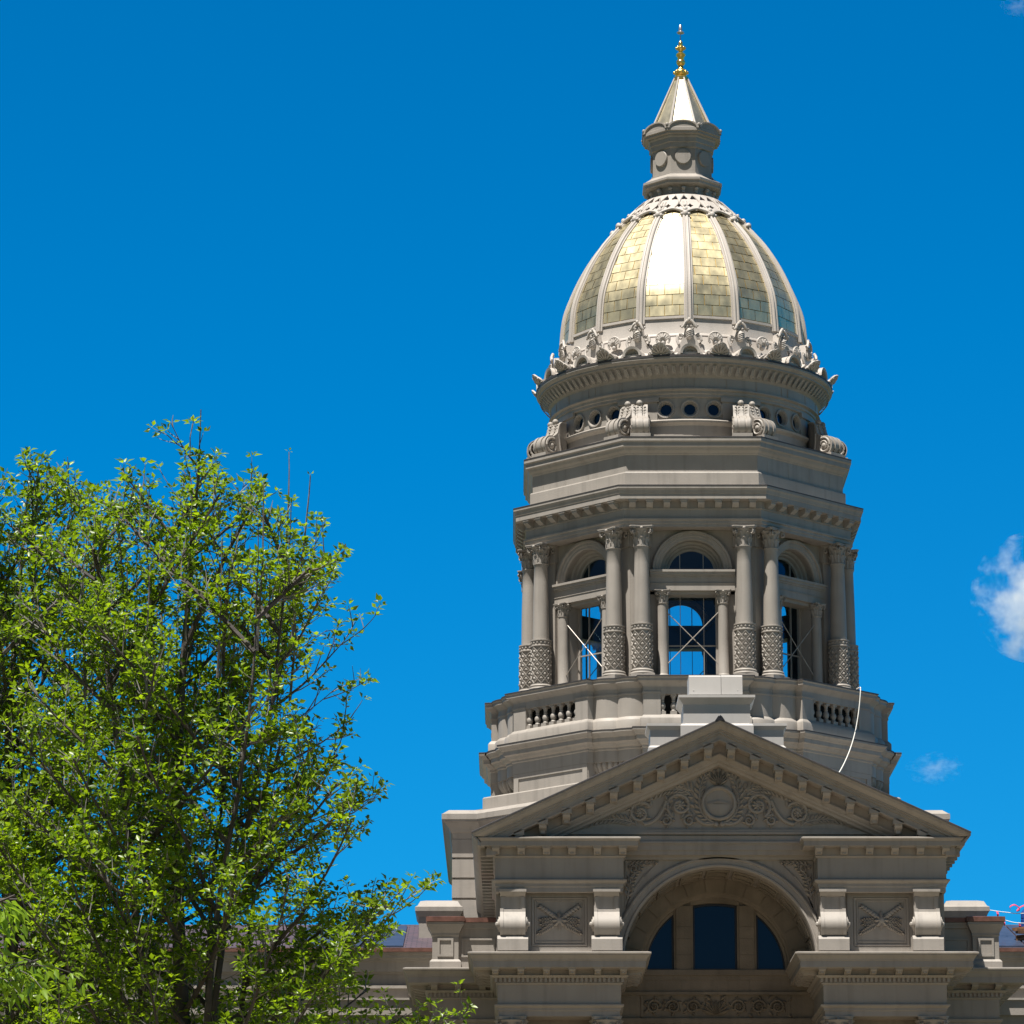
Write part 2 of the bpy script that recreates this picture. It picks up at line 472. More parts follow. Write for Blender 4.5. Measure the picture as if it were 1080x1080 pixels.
# pierced collar at the top of the dome
m = MB()
def collar_map(ang0):
    def M(u, v, w):
        z = 40.78 + v; r = dome_r(z) + .10 + w
        a = ang0 + u
        return (r * sin(a), -r * cos(a), z)
    return M
NC = 32
for row, (v0, v1) in enumerate(((0.06, 0.42), (0.42, 0.80))):
    for k in range(NC):
        a = (k + (0.5 if row == 0 else 0.0)) * 2 * pi / NC
        da = pi / NC
        if row == 0: rho = lambda q: 0.078 * (1 + .30 * cos(4 * q))
        else: rho = lambda q: 0.088 * (1 + .28 * cos(3 * q + pi / 2))
        z = 40.78 + (v0 + v1) / 2; rr = dome_r(z)
        def M(u, v, w, a=a, rr=rr): return collar_map(a)(u / rr, v, w)
        m.fan_hole(M, -da * rr, da * rr, v0, v1, 0, (v0 + v1) / 2, rho, 0, -.09, n=12)
for k in range(16):            # scalloped lower edge with a leaf over each rib and an arch over each panel
    a = k * pi / 8
    for h, s_ in ((0, 1), (1, -1)):
        pts = []
        for i in range(9):
            t = i / 8; aa = a + s_ * t * pi / 16 * 1.0
            z = 40.84 - .16 * (1 - t) ** 1.6 + .03; r = dome_r(z) + .11
            pts.append((r * sin(aa), -r * cos(aa), z))
        m.tube(pts, [.055 - .015 * i / 8 for i in range(9)], 6)
    for z, rad in ((40.62, .10), (40.80, .085), (41.0, .06)):
        r = dome_r(z) + .13; m.ball((r * sin(a), -r * cos(a), z), rad, 8, 5, (1, 1, 1.2))
    for du in (-.11, .11):
        z = 40.60; r = dome_r(z) + .12; aa = a + du / r; m.ball((r * sin(aa), -r * cos(aa), z), .06, 8, 5)
for k in range(32):
    a = k * 2 * pi / 32; pts = []
    for i in range(7):
        t = i / 6; z = 40.86 + .68 * t; r = dome_r(z) + .125; aa = a + (pi / 32) * sin(t * pi) * (1 if k % 2 else -1) * .9
        pts.append((r * sin(aa), -r * cos(aa), z))
    m.tube(pts, .020, 5)
build('lattice_collar', m, TRIM, dome, smooth=45)

# crest ornaments at the foot of the dome
def spiral(c, r0, turns, n, T, start=0, sgn=1, r1=.25):
    return [T(c[0] + sgn * (r0 * (1 - (1 - r1) * i / n)) * cos(start + 2 * pi * turns * i / n), c[1] + (r0 * (1 - (1 - r1) * i / n)) * sin(start + 2 * pi * turns * i / n)) for i in range(n + 1)]

m = MB()      # acroterion: shield with volute horns and shoulder scrolls, front at the local -y side
rb = 3.98
TT = lambda w: (lambda u, z: (u, -(rb + w), z))
m.ext([(-.50, 35.50), (.50, 35.50), (.40, 35.66), (.27, 35.84), (.18, 36.06), (.13, 36.28), (.09, 36.44), (-.09, 36.44), (-.13, 36.28), (-.18, 36.06), (-.27, 35.84), (-.40, 35.66)], -(rb - .1), -(rb + .20), 'y')
m.ball((0, -(rb + .23), 36.10), .15, 12, 8, (.80, .75, 1.25))
for i in range(4):
    z = 36.00 + i * .06; m.tube([(-.10, -(rb + .30), z - .05), (.0, -(rb + .355), z), (.10, -(rb + .30), z + .05)], .020, 5)
for sg in (-1, 1):
    m.tube([(sg * .01, -(rb + .22), 36.50), (sg * .07, -(rb + .25), 36.53), (sg * .13, -(rb + .27), 36.45), (sg * .17, -(rb + .27), 36.35), (sg * .23, -(rb + .26), 36.30), (sg * .27, -(rb + .25), 36.35), (sg * .24, -(rb + .25), 36.39)], [.03, .042, .045, .042, .04, .035, .025], 7)
    m.tube(spiral((sg * .11, 36.32), .06, 1.2, 10, TT(.24), 2.2, sg), [.035 - .012 * i / 10 for i in range(11)], 6)
    m.tube(spiral((sg * .29, 36.02), .085, 1.3, 14, TT(.16), 1.2, sg), [.05 - .02 * i / 14 for i in range(15)], 7)
    m.tube([(sg * .36, -(rb + .14), 36.05), (sg * .375, -(rb + .17), 35.90), (sg * .33, -(rb + .2), 35.76)], [.045, .05, .045], 7)
m.ball((0, -(rb + .23), 36.56), .055, 8, 6, (1, 1, 1.3))
acro = build('acroterion', m, TRIM, dome, smooth=50)
for k in range(1, 16): dup(acro, dome, rz=k * pi / 8)
m = MB()      # barrel antefix on the rim
def half_disc(r, n=12): return [(r * cos(pi * i / n), 35.34 + r * sin(pi * i / n)) for i in range(n + 1)]
m.ext(half_disc(.30), -4.18, -4.57, 'y')
m.rings([[F(r * cos(t), w, 35.34 + r * sin(t)) for t in (pi * i / 12 for i in range(13))] for r, w in ((.30, 4.60), (.31, 4.74), (.235, 4.72), (.225, 4.58), (.15, 4.58), (.13, 4.61))], False)
m.ext([(-.42, 35.32), (.42, 35.32), (.36, 35.40), (-.36, 35.40)], -4.30, -4.64, 'y')
anti = build('barrel_antefix', m, TRIM, dome, smooth=40)
for k in range(1, 16): dup(anti, dome, rz=k * pi / 8)
m = MB()      # leaf palmette between the barrels, leaning out over the rim
def PL(u, v, t): return (u, -(4.60 + .85 * v + t), 35.33 + .82 * v - .3 * t)
lob = []
for i in range(57):
    a = pi * i / 56; rr = .30 * (1 + .10 * abs(sin(3.5 * a)) + .22 * sin(a) ** 4); lob.append((rr * cos(a), rr * sin(a)))
m.rings([[PL(u * k_, v * k_, t) for u, v in lob] for k_, t in ((1, 0), (1, .05), (.86, .075), (.1, .04))], False)
m.rings([[PL(u * k_, v * k_, t) for u, v in lob] for k_, t in ((1, 0), (.05, 0))], False)
for i in range(7):
    a = pi * (i + .5) / 7; m.tube([PL(.05 * cos(a), .05 * sin(a), .05), PL(.2 * cos(a), .2 * sin(a), .09), PL(.31 * cos(a), .31 * sin(a) * 1.1, .07)], [.03, .035, .02], 5)
m.ext([(-.47, 35.30), (.47, 35.30), (.42, 35.37), (.22, 35.52), (-.22, 35.52), (-.42, 35.37)], -4.48, -4.60, 'y')
for sg in (-1, 1):
    m.tube(spiral((sg * .33, 35.38), .06, 1.2, 10, lambda u, z: (u, -4.63, z), 0, sg), .028, 6)
palm = build('leaf_palmette', m, TRIM, dome, smooth=30)
palm.rotation_euler = (0, 0, pi / 16)
for k in range(1, 16): dup(palm, dome, rz=pi / 16 + k * pi / 8)
m = MB()      # shell ornament standing behind each palmette
for i in range(7):
    a = (i - 3) * .48
    m.tube([(0, -4.10, 35.82), (sin(a) * .10, -4.22, 35.93 + cos(a) * .09), (sin(a) * .19, -4.20, 35.97 + cos(a) * .17)], [.03, .045, .035], 6)
m.tube([F(.21 * cos(t), 4.18, 35.96 + .22 * sin(t)) for t in (-.7 + (pi + 1.4) * i / 16 for i in range(17))], .035, 6)
m.ball((0, -4.15, 35.84), .09, 8, 6)
shell = build('shell_ornament', m, TRIM, dome, smooth=50)
shell.rotation_euler = (0, 0, pi / 16)
for k in range(1, 16): dup(shell, dome, rz=pi / 16 + k * pi / 8)

# ---- lantern, its roof and the finial
m = MB()
m.octa([(1.0, 41.30), (1.0, 41.92), (1.10, 41.95), (1.20, 41.98), (1.22, 42.0), (1.22, 42.07), (1.27, 42.10), (1.27, 42.17), (1.22, 42.19), (1.02, 42.34), (1.0, 42.36), (1.0, 42.40), (.95, 42.42), (.95, 43.24), (1.0, 43.27), (1.0, 43.42), (1.04, 43.44), (1.04, 43.58), (1.08, 43.62), (1.08, 43.66), (1.19, 43.68), (1.19, 43.74), (1.24, 43.76), (1.24, 43.86), (1.22, 43.90), (.9, 44.02)])
for k in range(8):
    a = k * pi / 4
    def TR(p, a=a): x, y = rot2(p[0], p[1], a); return (x, y, p[2])
    q = MB(TR)
    hw = 1.24 * T8
    arcp = [(hw * .96 * cos(t), 43.83 + .27 * sin(t)) for t in (pi * i / 12 for i in range(13))]
    q.ext(arcp, -.86, -1.235, 'y')
    q.rings([[(r * hw * cos(t), -w, 43.83 + r * .28 * sin(t)) for t in (pi * i / 12 for i in range(13))] for r, w in ((.97, 1.235), (1.0, 1.235), (1.0, 1.275), (.86, 1.275), (.82, 1.245), (.80, 1.235))], False)
    q.ball((hw * 1.0, -1.24, 43.95), .06, 8, 5)
    m.add(q.v, q.f)
lantern = build('lantern', m, STONE, CAP, smooth=25)
m = MB(); m.rings([[F(.26 * cos(t) * r, w, 42.95 + .26 * sin(t) * r) for t in (2 * pi * i / 28 for i in range(28))] for r, w in ((1, .94), (1, 1.005), (.93, 1.02))], True, False, True)
disc = build('lantern_disc', m, STONE, lantern, smooth=30)
for k in range(1, 8): dup(disc, lantern, rz=k * pi / 4)
m = MB(); m.ball((0, -1.10, 41.85), .075, 8, 6, (1, 1, .9)); m.box(-.05, .05, -1.10, -.98, 41.70, 41.83)
knob = build('lantern_bracket', m, TRIM, lantern, smooth=50)
for k in range(1, 16): dup(knob, lantern, rz=k * pi / 8)
m = MB(); m.octa([(.93, 44.02), (.20, 45.88), (.0, 45.9)])
uvm = None
lroof = build('lantern_roof', m, GOLD3, lantern, smooth=10)
m = MB()
for s_ in (-1, 1): pass
m.tube([(0, -.97 / cos(pi / 8), 44.03), (0, -.21 / cos(pi / 8), 45.90)], [.045, .03], 6)
ridge = build('roof_hip', m, TRIM, lantern, smooth=40)
ridge.rotation_euler = (0, 0, pi / 8)
for k in range(1, 8): dup(ridge, lantern, rz=pi / 8 + k * pi / 4)
m = MB()
m.lathe([(.24, 45.84), (.24, 45.95), (.20, 45.98), (.16, 46.02), (.20, 46.06), (.22, 46.12), (.20, 46.19), (.13, 46.23), (.09, 46.27), (.08, 46.36), (.12, 46.40), (.15, 46.46), (.14, 46.53), (.10, 46.56), (.11, 46.58), (.11, 46.66), (.15, 46.70), (.16, 46.76), (.12, 46.79), (.09, 46.81), (.06, 46.84), (.09, 46.90), (.15, 46.96), (.14, 47.01), (.06, 47.06), (.08, 47.12), (.05, 47.20), (.015, 47.24)], n=20)
for k in range(8):
    a = k * pi / 4; m.ball((.21 * cos(a), .21 * sin(a), 46.12), .055, 8, 5); m.ball((.135 * cos(a), .135 * sin(a), 46.97), .045, 8, 5)
finial = build('finial', m, GOLD2, CAP, smooth=45)
m = MB(); m.lathe([(.015, 47.2), (.015, 47.46), (.10, 47.48), (.12, 47.52), (.06, 47.56), (.06, 47.62), (.045, 47.76), (.01, 47.80)], n=10)
for k in range(4):
    a = k * pi / 2 + .4; m.tube([(0, 0, 47.50), (.13 * cos(a), .13 * sin(a), 47.50)], .018, 5)
build('lightning_rod', m, SILVER, finial, smooth=40)

# ---- drum with its round windows
m = MB()
m.lathe([(4.28, 32.50), (4.28, 32.72), (4.18, 32.76), (4.18, 33.16), (4.22, 33.20), (4.30, 33.24), (4.32, 33.30), (4.22, 33.36), (4.12, 33.38)], n=96, cap=False)
m.lathe([(4.12, 34.06), (4.20, 34.08), (4.20, 34.16), (4.24, 34.18), (4.24, 34.26), (4.34, 34.29), (4.34, 34.33), (4.27, 34.36), (4.27, 34.66), (4.30, 34.69), (4.36, 34.72), (4.40, 34.80), (4.50, 34.95), (4.60, 35.04), (4.64, 35.05), (4.64, 35.10), (4.70, 35.13), (4.74, 35.18), (4.74, 35.28), (4.70, 35.30), (4.2, 35.44)], n=96, cap=False)
NO = 96 // 2
step = radians(10.55)
og = []
for f in range(8):
    for j in (-1, 0, 1): og.append(f * pi / 4 + j * step)
for a in og:
    def M(u, v, w, a=a):
        aa = a + u / 4.12; r = 4.12 + w
        return (r * sin(aa), -r * cos(aa), 33.37 + v)
    m.fan_hole(M, -step / 2 * 4.12, step / 2 * 4.12, 0, .70, 0, .34, lambda q: .24, 0, -.20, n=24)
for f in range(8):      # wall behind the pilasters
    a = f * pi / 4 + pi / 8; hw = (pi / 8 - step * 1.5)
    m.rings([[(4.12 * sin(t), -4.12 * cos(t), z) for z in (33.37, 34.07)] for t in (a - hw, a, a + hw)], False)
    for s_ in (-1, 1):   # seams of the frieze sheets
        for t in (a + s_ * .12, a + s_ * .36):
            m.tube([(4.275 * sin(t), -4.275 * cos(t), 34.37), (4.275 * sin(t), -4.275 * cos(t), 34.65)], .012, 4)
drum = build('drum', m, STONE, CAP, smooth=30)
m = MB(); m.lathe([(4.735, 35.235), (4.755, 35.235), (4.755, 35.295), (4.70, 35.31)], n=96, cap=False); build('lead_flashing', m, LEAD, drum, smooth=0)
m = MB()      # leaf moulding under the drum cornice: one leaf repeated as carved pattern
for k in range(112):
    a = 2 * pi * k / 112
    p0, p1, p2 = (4.315, 34.71), (4.455, 34.80), (4.585, 35.00)
    for (r, z), (r2, z2), w0, w1 in ((p0, p1, .035, .085), (p1, p2, .085, .05)):
        pass
    def P(r, z, u): aa = a + u / r; return (r * sin(aa), -r * cos(aa), z)
    m.add([P(4.34, 34.70, 0), P(4.46, 34.76, .075), P(4.46, 34.76, -.075), P(4.50, 34.80, 0), P(4.64, 34.97, .055), P(4.64, 34.97, -.055), P(4.60, 34.97, 0)],
          [(0, 1, 3), (0, 3, 2), (1, 4, 6, 3), (3, 6, 5, 2)])
build('leaf_moulding', m, STONE, drum, smooth=0)
m = MB()
m.rings([[F(r * cos(t), w, 33.71 + r * sin(t)) for t in (2 * pi * i / 28 for i in range(28))] for r, w in ((.285, 4.10), (.285, 4.165), (.25, 4.165), (.235, 4.13), (.215, 4.13), (.205, 4.06), (.18, 4.06), (.17, 3.98))])
gl = MB(); gl.add([F(.19 * cos(t), 3.99, 33.71 + .19 * sin(t)) for t in (2 * pi * i / 24 for i in range(24))], [tuple(range(24))])
ocu = build('oculus_window', [m, gl], [STONE, DARKGLASS], drum, smooth=30)
ocu.rotation_euler = (0, 0, og[0])
for a in og[1:]: dup(ocu, drum, rz=a)
m = MB()
for u0, u1, w, z0, z1 in ((-.62, .62, 4.17, 33.36, 33.94), (-.68, .68, 4.24, 33.94, 34.08)):
    P = lambda u, r, z: (r * sin(u / 4.2), -r * cos(u / 4.2), z)
    n = 6
    m.rings([[P(u0 + (u1 - u0) * i / n, r, z) for i in range(n + 1)] for r, z in ((4.1, z0), (w, z0), (w, z1), (4.1, z1))], False)
    for u in (u0, u1): m.add([P(u, 4.08, z0), P(u, w, z0), P(u, w, z1), P(u, 4.08, z1)], [(0, 1, 2, 3)])
pil = build('drum_pilaster', m, STONE, drum, smooth=20)
pil.rotation_euler = (0, 0, pi / 8)
for k in range(1, 8): dup(pil, drum, rz=pi / 8 + k * pi / 4)

# ---- scroll brackets against the drum, a pair at each corner
def bracket_outline(off=0.0):
    pts = []
    c = (4.72, 32.965); r = .30 + off
    pts.append((4.05, 33.78 + off)); pts.append((4.26, 33.78 + off))
    for w, z in ((4.34, 33.70), (4.38, 33.56), (4.42, 33.42)): pts.append((w + off, z + off * .4))
    pts.append((4.52 + off * .5, 33.33 + off * .8))
    for i in range(15):
        t = radians(105) - radians(250) * i / 14
        pts.append((c[0] + r * cos(t), c[1] + r * sin(t)))
    pts.append((4.40, 32.68)); pts.append((4.05, 32.68))
    return pts
m = MB()
TXZ = lambda p: (p[0], -p[1], p[2])
m.T = TXZ
m.ext(bracket_outline(), -.25, .25, 'x')
for u, hw, o_ in ((-.2, .05, .03), (0, .075, .035), (.2, .05, .03)): m.ext(bracket_outline(o_), u - hw, u + hw, 'x')
for sg in (-1, 1):
    sp = [(sg * .25, 4.72 + (.26 * (1 - .80 * i / 30)) * cos(2.0 - 2 * pi * 1.9 * i / 30), 32.965 + (.26 * (1 - .80 * i / 30)) * sin(2.0 - 2 * pi * 1.9 * i / 30)) for i in range(31)]
    m.tube(sp, [.045 - .015 * i / 30 for i in range(31)], 6)
    m.ball((sg * .25, 4.72, 32.965), .09, 10, 6, (.7, 1, 1))
    m.tube([(sg * .25, 4.30, 32.75), (sg * .25, 4.36, 33.05), (sg * .25, 4.40, 33.4)], .035, 5)
for i in range(4):
    for j in range(4):
        m.ball((-.165 + .11 * i, 4.36 + .02 * (3 - j), 33.40 + .10 * j), .045, 6, 4)
m.box(-.31, .31, 4.2, 5.06, 32.565, 32.70)
m.ball((0, 4.30, 33.84), .10, 8, 6)
br = build('scroll_bracket', m, STONE, CAP, smooth=35)
br.location = (-1.60, 0, 0)
BR = [br]
def place_face(o, u, phi, parent=CAP, first=False):
    x, y = rot2(u, 0, phi)
    if first: o.location = (x, y, 0); o.rotation_euler = (0, 0, phi); return o
    return dup(o, parent, (x, y, 0), phi)
first = True
for f in range(8):
    for sg in (-1, 1):
        place_face(br, 1.57 * sg, f * pi / 4, first=first); first = False

# ---- attic stage
m = MB()
m.octa([(4.95, 30.98), (4.95, 31.46), (4.93, 31.50), (4.87, 31.52), (4.87, 32.04), (4.90, 32.06), (4.92, 32.10), (4.99, 32.16), (5.03, 32.24), (5.09, 32.27), (5.09, 32.40), (5.14, 32.44), (5.14, 32.55), (5.10, 32.57), (4.0, 32.60)])
for f in range(8):
    for i in range(4):
        u = -1.55 + i * .98
        q = MB(lambda p, f=f: rot2(p[0], p[1], f * pi / 4) + (p[2],)); q.box(u - .006, u + .006, -4.876, -4.80, 31.53, 32.03); m.add(q.v, q.f)
attic = build('attic', m, STONE, CAP, smooth=15)

# ---- belvedere entablature
m = MB()
m.octa([(4.35, 29.735), (5.08, 29.735), (5.08, 29.82), (5.11, 29.83), (5.11, 29.92), (5.16, 29.94), (5.16, 29.99), (5.08, 30.01), (5.08, 30.27), (5.12, 30.29), (5.12, 30.315), (5.10, 30.32), (5.10, 30.53), (5.38, 30.54), (5.40, 30.545), (5.40, 30.70), (5.42, 30.71), (5.44, 30.80), (5.475, 30.86), (5.475, 30.945), (5.44, 30.96), (4.6, 31.02)], cap=False)
ent = build('belvedere_entablature', m, STONE, CAP, smooth=15)
m = MB(TXZ)
m.ext([(5.05, 30.53), (5.36, 30.53), (5.36, 30.44), (5.33, 30.40), (5.25, 30.36), (5.20, 30.32), (5.05, 30.32)], -.10, .10, 'x')
m.box(-.13, .13, 5.06, 5.385, 30.495, 30.536)
mod = build('modillion', m, STONE, ent, smooth=30)
first = True
for f in range(8):
    for i in range(8):
        u = (i - 3.5) * .525
        place_face(mod, u, f * pi / 4, ent, first); first = False

m = MB(); m.octa([(5.465, 30.93), (5.485, 30.93), (5.485, 30.965), (5.45, 30.975)], cap=False); build('lead_flashing', m, LEAD, ent, smooth=0)
m = MB(); m.octa([(5.13, 32.535), (5.15, 32.535), (5.15, 32.575), (5.10, 32.585)], cap=False); build('lead_flashing', m, LEAD, attic, smooth=0)

# ---- columns of the belvedere
def leaf(mb, c, ang, r0, z0, h, w, curl):
    """one acanthus leaf leaning on a bell"""
    ca, sa = cos(ang), sin(ang); rows = []
    for i, (t, out, ww) in enumerate(((0, 0, .8), (.35, .02, 1.0), (.7, .10, .95), (.95, .55, .7), (.9, 1.0, .35))):
        r = r0 + out * curl; z = z0 + t * h; row = []
        for j in (-1, -.5, 0, .5, 1):
            rr = r + .02 * (1 - abs(j)) * 1.2 - .012 * (abs(j) == .5)
            x, y = rr * ca - j * w * ww * sa, rr * sa + j * w * ww * ca
            row.append((c[0] + x, c[1] + y, z))
        rows.append(row)
    mb.rings(rows, False)

def capital(mb, z0, z1, rn, half, ang0=0.0):
    h = z1 - z0
    mb.lathe([(rn, z0 - .02), (rn * 1.14, z0), (rn * 1.14, z0 + .05 * h), (rn, z0 + .07 * h), (rn * 1.02, z0 + .4 * h), (rn * 1.18, z0 + .7 * h), (rn * 1.5, z0 + .86 * h)], n=20)
    for k in range(8): leaf(mb, (0, 0), ang0 + k * pi / 4, rn * 1.04, z0 + .07 * h, .42 * h, rn * .36, rn * .30)
    for k in range(8): leaf(mb, (0, 0), ang0 + pi / 8 + k * pi / 4, rn * 1.06, z0 + .25 * h, .50 * h, rn * .34, rn * .40)
    pl = []
    for k in range(4):
        a = pi / 4 + k * pi / 2
        for da in (-.09, .09): pl.append((half * 1.36 * cos(a + da), half * 1.36 * sin(a + da)))
        for tt in (.25, .5, .75):
            b = a + pi / 2 * tt; rr = half * (1.36 - .50 * sin(pi * tt)); pl.append((rr * cos(b), rr * sin(b)))
    mb.ext(pl, z0 + .88 * h, z0 + .95 * h, 'z')
    mb.ext([(x * 1.05, y * 1.05) for x, y in pl], z0 + .95 * h, z1, 'z')
    for k in range(4):
        a = pi / 4 + k * pi / 2; ca, sa = cos(a), sin(a)
        for s_ in (-1, 1):
            mb.tube([((half * 1.05 + .20 * half * (1 - .75 * i / 12) * cos(2.2 - 8.5 * i / 12)) * ca - s_ * .05 * half * sa * 2,
                      (half * 1.05 + .20 * half * (1 - .75 * i / 12) * cos(2.2 - 8.5 * i / 12)) * sa + s_ * .05 * half * ca * 2,
                      z0 + .74 * h + .17 * h * (1 - .75 * i / 12) * sin(2.2 - 8.5 * i / 12)) for i in range(13)], .035 * half * 2.2, 5)
        b = k * pi / 2; mb.ball((half * .93 * cos(b), half * .93 * sin(b), z0 + .88 * h), .15 * half, 8, 5)

Z0 = 25.13      # column foot
m = MB(); m.lathe([(.255, 26.70 - Z0), (.25, 27.2 - Z0), (.242, 27.8 - Z0), (.222, 28.6 - Z0), (.212, 29.05 - Z0), (.225, 29.07 - Z0), (.225, 29.10 - Z0)], n=28)
colm = build('belvedere_column', m, STONE, CAP, smooth=40)
m = MB()
m.box(-.37, .37, -.37, .37, -.95, 0.0)
m.lathe([(.37, 0), (.385, .03), (.37, .07), (.34, .085), (.345, .10), (.36, .125), (.345, .15), (.32, .165), (.32, .19)], n=28)
build('column_base', m, STONE, colm, smooth=40)
m = MB()
m.lathe([(.285, .17), (.285, 1.36), (.335, 1.37), (.335, 1.40), (.30, 1.42), (.30, 1.53), (.335, 1.545), (.335, 1.58), (.26, 1.60)], n=28)
ns = 8
for k in range(ns):
    for sg in (-1, 1):
        P = []
        for i in range(25):
            t = i / 24; a = 2 * pi * k / ns + sg * (t * 2 * pi * 4.1 / 8); P.append((a, .20 + 1.16 * t))
        for (a, z), (a2, z2) in zip(P, P[1:]):
            for side in (1,):
                r = .325
                d = .022
                m.add([(.285 * cos(a), .285 * sin(a), z - d), (.285 * cos(a), .285 * sin(a), z + d), (r * cos(a), r * sin(a), z + d * .6), (r * cos(a), r * sin(a), z - d * .6),
                       (.285 * cos(a2), .285 * sin(a2), z2 - d), (.285 * cos(a2), .285 * sin(a2), z2 + d), (r * cos(a2), r * sin(a2), z2 + d * .6), (r * cos(a2), r * sin(a2), z2 - d * .6)],
                      [(1, 2, 6, 5), (2, 3, 7, 6), (3, 0, 4, 7)])
for k in range(ns):
    for j in range(8):
        a = 2 * pi * (k + .5 * ((j + 1) % 2)) / ns + pi / ns * 0; z = .20 + 1.16 * j / 8.2
        if z < .25 or z > 1.30: continue
        a = 2 * pi * k / ns + (pi / ns if j % 2 == 0 else 0) + 0.0
        ca_, sa_ = cos(a), sin(a); hw_, hh_ = .090, .112
        Q = lambda u, w_, v: (w_ * ca_ - u * sa_, w_ * sa_ + u * ca_, z + v)
        m.add([Q(-hw_, .275, 0), Q(0, .284, -hh_), Q(hw_, .275, 0), Q(0, .284, hh_), Q(0, .348, .015)], [(0, 1, 4), (1, 2, 4), (2, 3, 4), (3, 0, 4)])
for k in range(16):
    a = 2 * pi * k / 16; m.ball((.305 * cos(a), .305 * sin(a), 1.475), .035, 6, 4, (1, 1, 1.2))
build('lattice_sleeve', m, STONE, colm, smooth=25)
m = MB(); capital(m, 29.11 - Z0, 29.735 - Z0, .215, .345)
build('corinthian_capital', m, STONE, colm, smooth=35)
first = True
for f in range(8):
    for sg in (-1, 1):
        u, w, phi = 1.565 * sg, 4.97, f * pi / 4
        x, y = rot2(u, -w, phi)
        if first: colm.location = (x, y, Z0); colm.rotation_euler = (0, 0, phi); first = False
        else: dup(colm, CAP, (x, y, Z0), phi)

# ---- arched bays of the belvedere
wf, wb = 4.50, 3.98
m = MB(TXZ)
for sg in (-1, 1):
    a, b = sorted((sg * .80, sg * 1.86)); m.box(a, b, wb, wf, 24.0, 27.83)
m.box(-1.86, 1.86, wb, wf, 27.74, 27.85)
m.box(-1.86, 1.86, wb, wf - .02, 27.83, 28.5)
m.fan_hole(lambda u, v, w: (u, w, v), -1.86, 1.86, 28.48, 29.75, 0, 28.48, lambda q: .95, wf, wb, n=24, a0=0, a1=pi)
for sg in (-1, 1):   # pilasters behind the columns
    a, b = sorted((sg * 1.30, sg * 1.92)); m.box(a, b, wf - .01, 4.62, 24.0, 29.2)
    a, b = sorted((sg * 1.25, sg * 1.96)); m.box(a, b, wf - .01, 4.68, 29.2, 29.735)
mi = MB(TXZ)  # dark inner skin, painting the room's shade onto the walls
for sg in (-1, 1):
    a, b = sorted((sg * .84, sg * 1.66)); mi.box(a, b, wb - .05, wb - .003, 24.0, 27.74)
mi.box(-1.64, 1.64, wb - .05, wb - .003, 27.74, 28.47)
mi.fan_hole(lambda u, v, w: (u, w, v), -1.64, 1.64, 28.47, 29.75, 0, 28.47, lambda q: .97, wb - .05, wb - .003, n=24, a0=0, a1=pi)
bay = build('arched_bay', [m, mi], [STONE, INTERIOR], CAP, smooth=25)
m = MB()
m.arc_prof([(.94, 4.40), (.94, 4.54), (.97, 4.58), (1.04, 4.58), (1.06, 4.60), (1.13, 4.60), (1.15, 4.66), (1.21, 4.66), (1.235, 4.62), (1.235, 4.49)], 0, 28.49, 36)
m.arc_prof([(.94, 4.42), (.94, 4.30), (.87, 4.28), (.84, 4.20), (.80, 4.18), (.76, 4.10), (.70, 4.08), (.70, 4.0)], 0, 28.49, 36)
for sg in (-1, 1):
    a, b = sorted((sg * .95, sg * 1.23)); m.box(a, b, -4.60, -4.45, 28.46, 28.52)
build('archivolt', m, STONE, bay, smooth=30)
m = MB(TXZ)
for z0, z1, w in ((27.84, 28.05, 4.64), (28.05, 28.07, 4.66), (28.07, 28.27, 4.63), (28.27, 28.32, 4.67), (28.32, 28.40, 4.72), (28.40, 28.47, 4.77)):
    m.box(-1.30, 1.30, 4.45, w, z0, z1)
build('transom', m, STONE, bay, smooth=0)
m = MB(); m.box(-.20, .20, -.20, .20, -.9, 0)
m.lathe([(.21, 0), (.22, .03), (.21, .06), (.18, .08), (.165, .11), (.162, 1.2), (.150, 2.26)], n=20)
capital(m, 2.28, 2.70, .15, .225)
cl = build('colonnette', m, STONE, bay, smooth=40)
cl.location = (-.93, -4.62, Z0); dup(cl, bay, (.93, -4.62, Z0))
m = MB(TXZ); gl = MB(TXZ)
gl.add([(-.80, 4.05, 24.9), (.80, 4.05, 24.9), (.80, 4.05, 27.75), (-.80, 4.05, 27.75)], [(0, 1, 2, 3)])
gl.add([(0 + .72 * cos(t), 4.05, 28.46 + .72 * sin(t)) for t in (pi * i / 20 for i in range(21))], [tuple(range(21))])
for u in (-.36, .36): m.box(u - .009, u + .009, 4.02, 4.08, 24.9, 27.76); m.box(u - .014, u + .014, 4.03, 4.07, 28.48, 28.48 + sqrt(.7 ** 2 - u * u))
for z in (26.22,): m.box(-.80, .80, 4.025, 4.075, z - .02, z + .02)
for u in (-.76, .76): m.box(u - .04, u + .04, 4.0, 4.10, 24.9, 27.76)
build('window', [gl, m], [GLASS, STEEL], bay, smooth=0)
m = MB(); m.tube([F(-.78, 4.66, 25.55), F(.78, 4.66, 27.15)], .015, 6); b1 = build('cross_brace', m, STEEL, bay)
m = MB(); m.tube([F(.78, 4.60, 25.55), F(-.78, 4.60, 27.15)], .015, 6); build('cross_brace', m, STEEL, bay)
for f in range(1, 8): dup(bay, CAP, rz=f * pi / 4)
# floor and ceiling of the lantern room
m = MB(); m.octa([(5.6, 24.0), (5.6, 24.08)]); build('belvedere_floor', m, STONE, CAP, smooth=0)
m = MB(); m.octa([(4.6, 29.76), (4.6, 29.9)]); build('belvedere_ceiling', m, INTERIOR, CAP, smooth=0)

